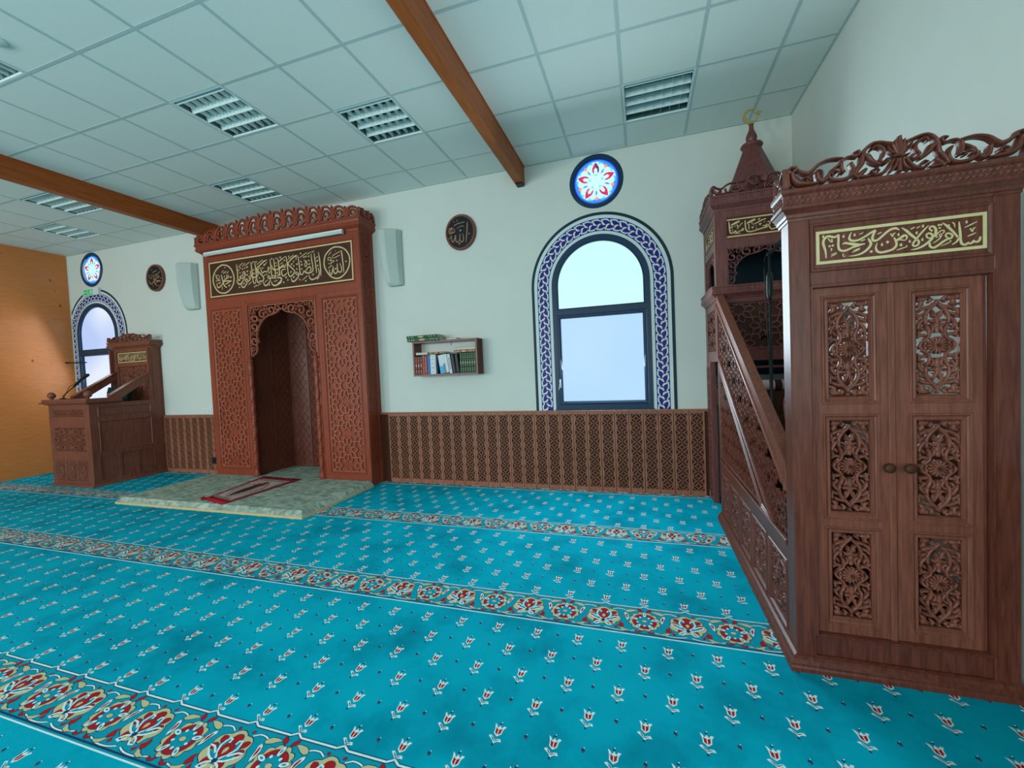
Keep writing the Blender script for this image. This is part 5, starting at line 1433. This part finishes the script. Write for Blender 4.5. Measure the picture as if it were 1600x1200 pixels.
# cornice, crest and lamp
mb = MB()
mb.cornice([(NX0, -.002), (NX0, F0), (NX1, F0), (NX1, -.002)], [(-.02, 3.355), (.006, 3.355), (.010, 3.372), (.030, 3.388), (.052, 3.400), (.066, 3.418), (.066, 3.432), (.058, 3.438), (.058, 3.455), (.064, 3.475), (.074, 3.485), (.074, 3.502), (-.03, 3.502)])
mb.box(NX0, NX1, F0, -.005, 3.39, 3.50)
mb.build('cornice', 'redwood', nc)
mb = MB()
def scroll_crest(mb, fr, u0, u1, v0, env, n, h, back):
    d = (u1-u0)/n; uc = (u0+u1)/2
    for i in range(n):
        a = u0+i*d; s = 1 if a+d/2 < uc else -1; x0 = a if s > 0 else a+d; H = env((a+d/2-u0)/(u1-u0)); U = lambda p: [(x0+s*x*d, v0+y*H) for x, y in p]; k = d*.22
        mb.stroke(fr, U([(.02, .0), (.0, .35), (.10, .70), (.35, .95), (.65, .98), (.88, .80), (.95, .55)]), [k*.5, k*.6, k*.6, k*.7, k*.6, k*.6, k*.4], h, 0, 'round', .022, 0, back)
        mb.stroke(fr, U([(.95, .02), (.80, .05), (.45, .08), (.22, .35), (.35, .68), (.62, .66), (.66, .42), (.50, .38)]), [k*.6, k*.6, k*.7, k*.7, k*.6, k*.6, k*.5, k*.5], h, 0, 'round', .022, 0, back)
        mb.stroke(fr, U([(.98, 1.12), (1.0, .85), (.92, .55), (1.0, .05)]), [k*.3, k*1.1, k*1.3, k*.5], h*1.1, 0, 'round', .022, 0, back)
        mb.stroke(fr, U([(.0, .50), (.15, .25), (.42, .20)]), [k*.5, k*.8, k*.4], h, 0, 'round', .022, 0, back)
        mb.stroke(fr, U([(.66, .95), (.80, .60), (.78, .25), (.90, .1)]), [k*.3, k*.8, k*.7, k*.3], h, 0, 'round', .022, 0, back)
env = lambda t_: .115+.145*max(0, math.sin(PI*min(1, max(0, t_))))**.8
scroll_crest(mb, FRY(F0-.050), NX0-.06, NX1+.06, 3.500, env, 14, .016, .012)
for x_, s in ((NX1+.050, 1), (NX0-.050, -1)): scroll_crest(mb, FRX(x_, s), F0-.06, -.01, 3.500, lambda t_: .125, 3, .014, .010)
for s, xx in ((1, NX0-.07), (-1, NX1+.07)): mb.poly(FRY(F0-.050), [(xx, 3.50), (xx, 3.62), (xx+s*.06, 3.56), (xx+s*.10, 3.50)], -.01, .012)
mb.build('crest', 'redwood', nc)
t = empty('tube_light', (-4.86, -.35, 3.34), 'long white fluorescent tube light fixed under the cornice of the carved niche', 'tube light')
mb = MB(); mb.lathe((-3.655, -.335, 3.335), [(.002, 0), (.018, .0), (.018, 2.44), (.002, 2.44)], 14, 0, 'x'); mb.build('tube', 'white', t)
mb = MB(); mb.box(-6.10, -3.65, -.350, -.320, 3.348, 3.372); mb.build('batten', 'white', t)
for x in (-6.103, -3.664): mb = MB(); mb.box(x, x+.012, -.356, -.314, 3.314, 3.358); mb.build('end_cap', 'white', t)

# ================================================================== PREACHER'S DESK (kursu)
kp = empty('preaching_desk', (-8.15, -.5, 0), 'carved brown wooden preaching desk with tall gold-lettered back under the far window', 'desk')
KX0, KX1, KF = -8.64, -7.69, -1.0
mb = MB(); fk = FRY(KF); fs2 = FRX(KX1, 1); fs3 = FRX(KX0, -1)
P1 = (-8.565, -7.80, 1.035, 1.150); P2_ = (-8.565, -7.80, .520, .885); P3 = [(-8.565+i*.262, -8.565+i*.262+.24, .075, .395) for i in range(3)]
mb.fbox(fk, KX0, P1[0], .03, 1.225, -.03, 0); mb.fbox(fk, P1[1], KX1, .03, 1.225, -.03, 0)
for z0, z1 in ((.03, .075), (.395, .52), (.885, 1.035), (1.15, 1.225)): mb.fbox(fk, P1[0], P1[1], z0, z1, -.03, 0)
for a, b_ in zip(P3[:-1], P3[1:]): mb.fbox(fk, a[1], b_[0], .075, .395, -.03, 0)
for p in [P1, P2_]+P3:
    mb.rect(fk, *p, [(0, 0), (.004, .006), (.010, .006), (.016, -.006), (.02, -.014)]); mb.fbox(fk, *p, -.03, -.014)
mb.build('front', 'oak', kp)
mb = MB(); lattice(mb, lambda u, v, w_: fk(u, v, -.014+w_), RC(P2_[0]+.02, P2_[1]-.02, P2_[2]+.02, P2_[3]-.02), .10, (P2_[0]+P2_[1])/2, .70, .012, .012); lattice(mb, lambda u, v, w_: fk(u, v, -.014+w_), RC(P1[0]+.02, P1[1]-.02, P1[2]+.015, P1[3]-.015), .042, (P1[0]+P1[1])/2, 1.09, .007, .010)
mb.build('front_lattice', 'oak', kp)
for p in P3: mb = MB(); carved(mb, lambda u, v, w_: fk(u, v, -.014+w_), (p[0]+p[1])/2, (p[2]+p[3])/2, .085, .125, .009, .001, 10, .03, 1.1); mb.build('front_carving', 'oak', kp)
mb = MB(); yT = -.145
for f_ in (fs2, fs3):
    mb.fbox(f_, KF+.0303, -.90, .03, 1.225, -.03, 0); mb.fbox(f_, -.20, -.001, .03, 2.08, -.03, 0); mb.fbox(f_, -.90, -.20, .03, 1.225, -.03, -.012)
    mb.fbox(f_, -.90, -.20, .44, .50, -.012, 0); mb.fbox(f_, -.90, -.20, .96, 1.03, -.012, 0); mb.fbox(f_, -.90, -.20, 1.17, 1.225, -.012, 0); mb.fbox(f_, -.90, -.20, .03, .09, -.012, 0)
    for a in (-.665, -.43): mb.fbox(f_, a-.02, a+.02, .09, .44, -.012, 0)
    for q in (RC(-.90, -.20, .50, .96), RC(-.90, -.20, 1.03, 1.17)): mb.moulding(f_, q, [(0, 0), (.004, .005), (.010, .005), (.016, -.006), (.016, -.012)])
mb.build('side', 'oak', kp)
mb = MB(); mb.cornice([(KX0, -.02), (KX0, KF), (KX1, KF), (KX1, -.02)], [(-.02, 0), (.03, 0), (.03, .012), (.018, .030), (.004, .038), (-.02, .038)]); mb.build('base', 'oak', kp)
mb = MB(); mb.cornice([(KX0, -.62), (KX0, KF), (KX1, KF), (KX1, -.62)], [(-.02, 1.222), (.02, 1.222), (.045, 1.240), (.075, 1.246), (.075, 1.262), (.05, 1.268), (.05, 1.305), (-.02, 1.305)]); mb.box(KX0, KX1, KF, -.62, 1.228, 1.285); mb.build('desk_top', 'oak', kp)
for x_ in (KX0+.06, KX1-.04): mb = MB(); mb.lathe((x_, KF+.02, 1.30), [(.022, 0), (.016, .012), (.020, .02), (.040, .035), (.050, .062), (.046, .09), (.030, .11), (.004, .12)], 16); mb.build('ball_finial', 'oak', kp)
fb = FRY(yT); mb = MB()
TX0, TX1 = KX0+.01, KX1+.012
mb.fbox(fb, TX0, TX0+.085, .9, 2.10, -.10, 0); mb.fbox(fb, TX1-.085, TX1, .9, 2.10, -.10, 0); mb.fbox(fb, TX0+.08, TX1-.08, 1.835, 1.86, -.08, -.002); mb.fbox(fb, TX0+.08, TX1-.08, 2.035, 2.10, -.08, -.002); mb.fbox(fb, TX0+.08, TX1-.08, 1.79, 1.8345, -.08, -.002)
mb.fbox(fb, TX0+.08, TX1-.08, 1.18, 1.25, -.08, -.002); mb.fbox(fb, TX0+.08, TX1-.08, .9, 2.05, -.08, -.03)
mb.rect(fb, TX0+.08, TX1-.08, 1.245, 1.805, [(0, 0), (.004, .006), (.012, .006), (.018, -.01), (.02, -.03)])
mb.build('back', 'oak', kp)
for q in ((TX0+TX1)/2-.19, (TX0+TX1)/2+.19): mb = MB(); carved(mb, lambda u, v, w_: fb(u, v, -.03+w_), q, 1.525, .18, .25, .012, .001, 12, .03, 1.1); mb.build('back_carving', 'oak', kp)
SKU = (-8.526, -7.695, 1.828, 2.035)
sign(kp, fb, -8.516, -7.705, 1.862, 2.025, .014, '\n'.join(SIGN_MIHRAB.split('\n')[:NK]), 'gold2', w0=-.004, kw=.42, su=.492, sv=.30, du=-8.11+4.79*.492, dv=1.943-2.975*.30)
mb = MB(); mb.cornice([(TX0, -.012), (TX0, yT), (TX1, yT), (TX1, -.012)], [(-.02, 2.085), (.006, 2.085), (.014, 2.10), (.05, 2.125), (.06, 2.132), (.06, 2.150), (.05, 2.156), (.05, 2.185), (.058, 2.192), (.058, 2.205), (-.05, 2.205)]); mb.build('cornice', 'oak', kp)
mb = MB(); crest(mb, FRY(yT-.03), (TX0+TX1)/2, 2.203, .53, .145, .016, .012, .9, .03); crest(mb, FRX(TX0-.035), -.09, 2.203, .075, .10, .014, .010, 1.2, .03); mb.build('crest', 'oak', kp)
for f_, nm in ((fs2, 'armrest'), (fs3, 'armrest')):
    mb = MB(); mb.poly(f_, [(-.15, 1.70), (-.15, 1.585), (-.68, 1.23), (-.73, 1.23), (-.73, 1.335)], -.075, -.004); mb.poly(f_, [(-.15, 1.715), (-.15, 1.695), (-.735, 1.318), (-.735, 1.340)], -.085, .010); mb.fbox(f_, -.735, -.665, 1.225, 1.315, -.07, .0); mb.build(nm, 'oak', kp)
mb = MB(); mb.fbox(fs3, -.20, -.15, 1.225, 1.62, -.06, 0); mb.build('armrest_post', 'oak', kp)
# backrest cushion seen above the desk
t = MB(); t.rings([[(-8.42, -.36, 1.226), (-7.98, -.36, 1.226), (-7.98, -.30, 1.226), (-8.42, -.30, 1.226)], [(-8.45, -.37, 1.36), (-7.95, -.37, 1.36), (-7.95, -.29, 1.36), (-8.45, -.29, 1.36)], [(-8.42, -.36, 1.455), (-7.96, -.36, 1.462), (-7.96, -.31, 1.462), (-8.42, -.31, 1.455)]], cap=True, sm=False)
t.build('backrest_cushion', 'blackgreen', kp)
mb = MB(); mb.box(KX0+.032, KX1-.032, -.62, -.02, 1.18, 1.224); mb.build('seat_board', 'oak', kp)
t = empty('desk_microphone', (-8.50, -.88, 1.305), 'black gooseneck microphone leaning over the preaching desk', 'microphone')
mb = MB(); mb.lathe((-8.52, -.88, 1.3055), [(.04, 0), (.04, .012), (.012, .02)], 14); mb.tube([(-8.52, -.88, 1.32), (-8.50, -.88, 1.36), (-8.34, -.86, 1.46), (-8.24, -.85, 1.52)], .007, 6); mb.build('stem', 'black', t)
mb = MB(); mb.tube([(-8.30, -.855, 1.485), (-8.24, -.85, 1.525), (-8.12, -.84, 1.60), (-8.00, -.83, 1.655), (-7.97, -.83, 1.665)], [.012, .020, .020, .026, .012], 10); mb.build('head', 'black', t)
mb = MB(); mb.tube([(-8.50, -.88, 1.315), (-8.44, -.88, 1.40), (-8.36, -.87, 1.50), (-8.27, -.86, 1.52)], .004, 5); mb.build('cable', 'black', t)

# ================================================================== WALL SPEAKERS
def speaker(x0, x1, label):
    t = empty('wall_speaker', ((x0+x1)/2, 0, 2.65), label, 'speaker')
    xm = x0+(x1-x0)*.42; mb = MB(); lo = []
    for z, d, k in ((3.36, .17, 0), (3.345, .182, .0), (3.20, .185, .004), (3.05, .180, .012), (2.90, .168, .026), (2.78, .150, .040), (2.68, .128, .055), (2.655, .115, .062), (2.645, .10, .066)):
        lo.append([(x0+k*.9, -.002, z), (x0+k*.9, -d*.80, z), (x0+.025+k*.8, -d, z), (xm+k*.35, -d, z), (x1-.03, -d*.55, z), (x1, -.03, z), (x1, -.002, z)])
    mb.rings(lo, cap=True); mb.build('cabinet', 'speaker', t)
    mb = MB(); mb.lathe((xm-.05, -.157, 2.82), [(.001, 0), (.010, 0), (.010, .004), (.001, .006)], 12, 0, 'y'); mb.build('badge', 'white', t)
    mb = MB(); mb.box(x0+.06, x1-.03, -.09, -.002, 2.636, 2.646); mb.build('bracket', 'tbar', t)
speaker(-3.235, -2.985, 'grey white wall speaker right of the carved niche')
speaker(-6.965, -6.700, 'grey white wall speaker left of the carved niche')

# ================================================================== CALLIGRAPHY MEDALLIONS
def medallion(xc, zc, rx, rz, txt, label):
    t = empty('calligraphy_medallion', (xc, 0, zc), label, 'wall plaque')
    fr = lambda u, v, w_: (xc+u, -w_, zc+v); n = 48; mb = MB()
    mb.rings([[fr((rx-i)*math.cos(2*PI*k/n), (rz-i)*math.sin(2*PI*k/n), h) for k in range(n)] for i, h in [(0, .001), (0, .030), (.006, .042), (.016, .046), (.026, .042), (.032, .030)]], sm=False); mb.build('rim', 'oak', t)
    mb = MB(); mb.poly(fr, [((rx-.030)*math.cos(2*PI*k/n), (rz-.030)*math.sin(2*PI*k/n)) for k in range(n)], .020, .034); mb.build('black_disc', 'black', t)
    mb = MB(); mb.data(FRY(0), txt, .005, .034, 'flat', .008, 0, 0, 0, 1, 1, 0, .95); mb.build('calligraphy', 'medal', t)
MT['medal'] = mat_plain('copper_paint', (.40, .22, .12), .5, var=.1)
medallion(-2.130, 3.215, .205, .222, MED_RIGHT, 'round black plaque with copper calligraphy between wall speaker and right window')
medallion(-7.655, 3.235, .205, .222, MED_LEFT, 'round black plaque with copper calligraphy between the left window and speaker')

# ================================================================== EXIT SIGN, SOCKETS, DETAIL
t = empty('exit_sign', (-9.33, 0, 3.15), 'small green emergency exit sign on top of the left window arch', 'sign')
mb = MB(); mb.box(-9.50, -9.08, -.045, -.004, 3.10, 3.22); mb.build('housing', 'white', t)
mb = MB(); fr = FRY(-.046); mb.fbox(fr, -9.48, -9.235, 3.11, 3.205, -.002, .001); mb.build('green_panel', 'exitgreen', t)
mb = MB(); mb.fbox(fr, -9.300, -9.255, 3.125, 3.192, .001, .0025)
mb.stroke(fr, [(-9.36, 3.185), (-9.37, 3.160), (-9.385, 3.128)], [.012, .016, .008], .002, .001, 'flat'); mb.stroke(fr, [(-9.37, 3.158), (-9.345, 3.140), (-9.335, 3.122)], [.012, .010, .007], .002, .001, 'flat'); mb.stroke(fr, [(-9.39, 3.172), (-9.365, 3.172), (-9.34, 3.162)], [.006]*3, .002, .001, 'flat')
mb.lathe((-9.352, -.047, 3.196), [(.006, 0), (.006, .002)], 8, 0, 'y')
mb.stroke(fr, [(-9.455, 3.158), (-9.405, 3.158)], [.010, .010], .002, .001, 'flat'); mb.poly(fr, [(-9.455, 3.178), (-9.475, 3.158), (-9.455, 3.138)], .001, .003)
mb.build('pictogram', 'white', t)
t = empty('double_socket', (-6.71, 0, 1.02), 'white double wall socket just above the panelling left of the niche', 'socket')
mb = MB(); fr = FRY(0); mb.fbox(fr, -6.80, -6.62, .975, 1.062, 0, .010, 0, .003); mb.build('plate', 'white', t)
for x in (-6.755, -6.665): mb = MB(); mb.lathe((x, -.0075, 1.018), [(.026, 0), (.026, .004), (.020, .003), (.001, .001)], 16, 0, 'y'); mb.build('outlet', 'tbar', t)
t = empty('black_socket', (-6.58, -.03, .22), 'black socket on the panelling beside the lower left corner of the niche', 'socket')
mb = MB(); fr = FRY(-.0235); mb.fbox(fr, -6.64, -6.55, .16, .26, 0, .012, 0, .003); mb.build('plate', 'black', t)
t = MB(); t.tube([(-9.90, -.13, 1.93), (-9.68, -.10, 1.925), (-9.55, -.04, 1.92)], .010, 8); t.tube([(-9.90, -.16, 1.93), (-9.90, -.10, 1.93)], .014, 8)
t.build('window_opener_rod', 'black', None, label='short dark rod sticking out between wooden wall and left window', cat='rod')

# ================================================================== WALL BOOKSHELF AND BOOKS
sh = empty('wall_shelf', (-2.34, -.1, 1.43), 'open box-shaped dark wooden bookshelf hung on the wall left of the right window', 'shelf')
SX0, SX1, SZ0, SZ1, SD = -2.800, -1.912, 1.425, 1.868, .19
mb = MB(); t_ = .022
mb.box(SX0, SX1, -SD, -.002, SZ0, SZ0+t_); mb.box(SX0, SX1, -SD, -.002, SZ1-t_, SZ1); mb.box(SX0, SX0+t_, -SD, -.002, SZ0+t_, SZ1-t_); mb.box(SX1-t_, SX1, -SD, -.002, SZ0+t_, SZ1-t_)
mb.build('box', 'mahog', sh)
mb = MB(); fx = FRX(SX1, 1)
for j in range(6): carved(mb, fx, -.095, SZ0+.04+j*.0725, .075, .033, .005, .001, 6, .05, 1.0)
mb.build('carved_side', 'mahog', sh)
for x_ in (-2.5, -2.25): mb = MB(); mb.box(x_-.006, x_+.006, -.012, -.003, SZ0-.018, SZ0); mb.build('bracket', 'tbar', sh)
mb = MB(); mb.box(-2.36, -2.34, -.012, -.003, SZ1-.06, SZ1-t_); mb.build('bracket', 'tbar', sh)
def cmat(n, c, r=.45):
    MT[n] = mat_plain(n, c, r, var=.1, scale=60); return n
for n, c in dict(bk_maroon=(.13, .012, .012), bk_tan=(.28, .10, .05), bk_red=(.32, .02, .03), bk_blue=(.02, .12, .32), bk_white=(.55, .62, .65), bk_navy=(.015, .025, .07), bk_black=(.008, .014, .020),
                 bk_green=(.006, .065, .040), bk_green2=(.008, .10, .05), bk_cyan=(.02, .42, .70), bk_gold=(.42, .34, .14), bk_page=(.50, .50, .40), bk_grey=(.20, .20, .22), bk_cream=(.50, .40, .30), bk_brown=(.16, .09, .04)).items(): cmat(n, c)
def book(th, dp, h, cover, decor='gold3', name='book'):
    """upright book: u = thickness (x), spine faces -y; origin at bottom left of spine"""
    c = MB(); r = .002
    c.box(0, r, 0, dp, 0, h); c.box(th-r, th, 0, dp, 0, h)
    n = 6; lo = []
    for k in range(n+1):
        a = PI*k/n; lo.append((th/2-th/2*math.cos(a), -.004*math.sin(a)))
    c.rings([[(x, y, 0) for x, y in lo]+[(th-r, .003, 0), (r, .003, 0)], [(x, y, h) for x, y in lo]+[(th-r, .003, h), (r, .003, h)]], cap=True)
    p = MB(); p.box(r+.0003, th-r-.0003, .0035, dp-.004, .003, h-.003)
    d = MB(); fr = lambda u, v, w_: (u, -.0042-w_, v)
    def bar(v0, v1, mi=0, a=.12, b=.88): d.fbox(fr, th*a, th*b, v0, v1, 0, .0008, mi)
    if decor == 'gold3':
        for q in (.08, .14, .36, .64, .84, .92): bar(h*q, h*q+.003)
        c_ = [(th/2+th*.26*math.cos(a), h*.5+h*.085*math.sin(a)) for a in np.linspace(0, 2*PI, 10, endpoint=False)]; d.poly(fr, c_, 0, .001)
        for q in (.22, .76): d.poly(fr, [(th/2, h*(q-.04)), (th*.72, h*q), (th/2, h*(q+.04)), (th*.28, h*q)], 0, .001)
    elif decor == 'lines':
        for q in (.12, .3, .34, .55, .75, .9): bar(h*q, h*q+.004, 0, .25, .75)
    elif decor == 'text':
        for q in np.arange(.1, .9, .07): bar(h*q, h*q+.006, 0, .3, .6)
    return c, p, d
def put_book(x, y, z, th, dp, h, cover, decor, dm, label, group, lean=0, flat=None, rz=0):
    t = empty('book', (0, 0, 0), label, 'book', group)
    c, p, d = book(th, dp, h, cover, decor)
    for m_, nm, mt in ((c, 'cover', cover), (p, 'pages', 'bk_page'), (d, 'gilt_lettering', dm)):
        if not m_.v: continue
        o = bpy.data.objects.new(nm, m_.mesh(nm, [mt])); COL.objects.link(o); o.parent = t
    if flat: t.rotation_euler = (0, PI/2, rz) ; t.location = (x, y, z+th)
    else: t.rotation_euler = (0, lean, rz); t.location = (x, y, z)
    return t
zb = SZ0+t_+.0005; yb = -SD+.006; G = 'books standing on the wall shelf'
x = SX0+t_+.003
for k, w_ in enumerate((.034, .034, .034)):
    put_book(x, yb, zb, w_, .15, .232, 'bk_maroon', 'gold3', 'bk_cream', ['maroon book with gilt ovals, outermost at the left end of the shelf', 'maroon book with gilt ovals, second from the left shelf end', 'maroon book with gilt ovals, third from the left shelf end'][k], G); x += w_+.0015
put_book(x, yb, zb, .030, .15, .240, 'bk_tan', 'lines', 'bk_gold', 'tan brown book with gilt lines between maroon and red books', G); x += .0315
put_book(x, yb, zb, .036, .15, .243, 'bk_red', 'text', 'bk_white', 'bright red book beside the blue book on the shelf', G); x += .0375
put_book(x, yb, zb, .040, .15, .246, 'bk_blue', 'text', 'bk_cyan', 'blue book between the red and the thick white book', G); x += .0415
put_book(x, yb, zb, .078, .15, .246, 'bk_white', 'lines', 'bk_grey', 'thick white book with grey lettering right of the blue book', G); x += .0795
put_book(x, yb, zb, .024, .14, .236, 'bk_navy', 'lines', 'bk_grey', 'thin dark navy book in the middle, right of the thick white book', G); x += .026
# white book turned with its cover forward, leaning
t = empty('book', (0, 0, 0), 'white book with a cyan patch leaning with its cover to the front', 'book', G)
c = MB(); c.box(0, .118, 0, .022, 0, .232); o = bpy.data.objects.new('cover', c.mesh('cover', ['bk_white'])); COL.objects.link(o); o.parent = t
c = MB(); f0 = lambda u, v, w_: (u, -w_, v); c.fbox(f0, .002, .052, .002, .095, 0, .001); o = bpy.data.objects.new('cyan_patch', c.mesh('cyan_patch', ['bk_cyan'])); COL.objects.link(o); o.parent = t
c = MB(); c.fbox(f0, .054, .082, .002, .118, 0, .001); o = bpy.data.objects.new('grey_patch', c.mesh('grey_patch', ['bk_grey'])); COL.objects.link(o); o.parent = t
t.rotation_euler = (0, -math.radians(8), 0); t.location = (x+.034, yb+.004, zb+.001)
t = empty('book', (0, 0, 0), 'tall white book leaning beside the black books', 'book', G)
c = MB(); c.box(0, .034, 0, .14, 0, .240); o = bpy.data.objects.new('cover', c.mesh('cover', ['bk_white'])); COL.objects.link(o); o.parent = t
c = MB(); c.fbox(f0, .012, .022, .05, .20, 0, .001); o = bpy.data.objects.new('lettering', c.mesh('lettering', ['bk_grey'])); COL.objects.link(o); o.parent = t
t.rotation_euler = (0, -math.radians(8), 0); t.location = (x+.163, yb, zb+.001); x += .163+.040
for k, w_ in enumerate((.046, .044)):
    put_book(x, yb, zb, w_, .15, .243, 'bk_black', 'text', 'bk_grey', ['black book with pale spine lettering, next to the leaning white book', 'black book with pale spine lettering, next to the green set'][k], G, -math.radians(7 if k == 0 else 5)); x += w_+.003
x += .004
n = 7; wv = (SX1-t_-.003-x)/n
for k in range(n):
    put_book(x, yb, zb, wv-.001, .15, .250, 'bk_green', 'gold3', 'bk_gold', 'dark green volume with gilt ovals, %s of the seven at the right end' % ('first', 'second', 'third', 'fourth', 'fifth', 'sixth', 'last')[k], G); x += wv
def flat_book(x0, x1, z, th, cover, label, group, dm='bk_gold', y0=-SD+.01, dp=.15, spine=True):
    t = empty('book', ((x0+x1)/2, y0, z), label, 'book', group); L_ = x1-x0
    c = MB(); c.box(x0, x1, y0, y0+dp, z, z+.002); c.box(x0, x1, y0, y0+dp, z+th-.002, z+th); 
    if spine: c.box(x0, x1, y0, y0+.003, z, z+th)
    else: c.box(x0, x1, y0+dp-.003, y0+dp, z, z+th)
    c.build('cover', cover, t)
    c = MB(); c.box(x0+.004, x1-.004, y0+.0035 if spine else y0+.005, y0+dp-.005, z+.0023, z+th-.0023); c.build('pages', 'bk_page', t)
    if spine and dm:
        c = MB(); f_ = FRY(y0)
        for q in (.06, .14, .2, .72, .8, .9): c.fbox(f_, x0+L_*q, x0+L_*q+.010, z+th*.2, z+th*.8, 0, .0008)
        c.poly(f_, ell(x0+L_*.46, z+th/2, L_*.10, th*.35), 0, .001); c.build('gilt_lettering', dm, t)
G2 = 'green books lying on top of the shelf'
flat_book(-2.855, -2.395, SZ1+.001, .040, 'bk_green2', 'thick green book lying flat on top of the shelf, lower of two', G2, y0=-.215, dp=.17)
flat_book(-2.868, -2.43, SZ1+.0415, .034, 'bk_green', 'green book lying on top of the shelf, upper of two with pages showing', G2, y0=-.205, dp=.17)
flat_book(-2.335, -2.19, SZ1+.001, .020, 'bk_cream', 'small cream booklet lying alone on top of the shelf', None, None, y0=-.16, dp=.12, spine=False)
zt = zb+.2515
G3 = 'books lying across the standing ones'
flat_book(SX0+t_+.012, SX0+t_+.185, zt, .028, 'bk_white', 'pale book lying over the maroon books', G3, None, spine=False)
flat_book(SX0+t_+.195, SX0+t_+.43, zt, .024, 'bk_brown', 'brown book with gilt spine lying over the white books', G3, 'bk_gold')
flat_book(SX1-t_-.29, SX1-t_-.006, zt+.002, .030, 'bk_tan', 'tan book lying over the green volumes, lower of two', G3, 'bk_cream')
flat_book(SX1-t_-.275, SX1-t_-.004, zt+.033, .034, 'bk_brown', 'book lying over the green volumes, upper with cream pages showing', G3, None, spine=False)
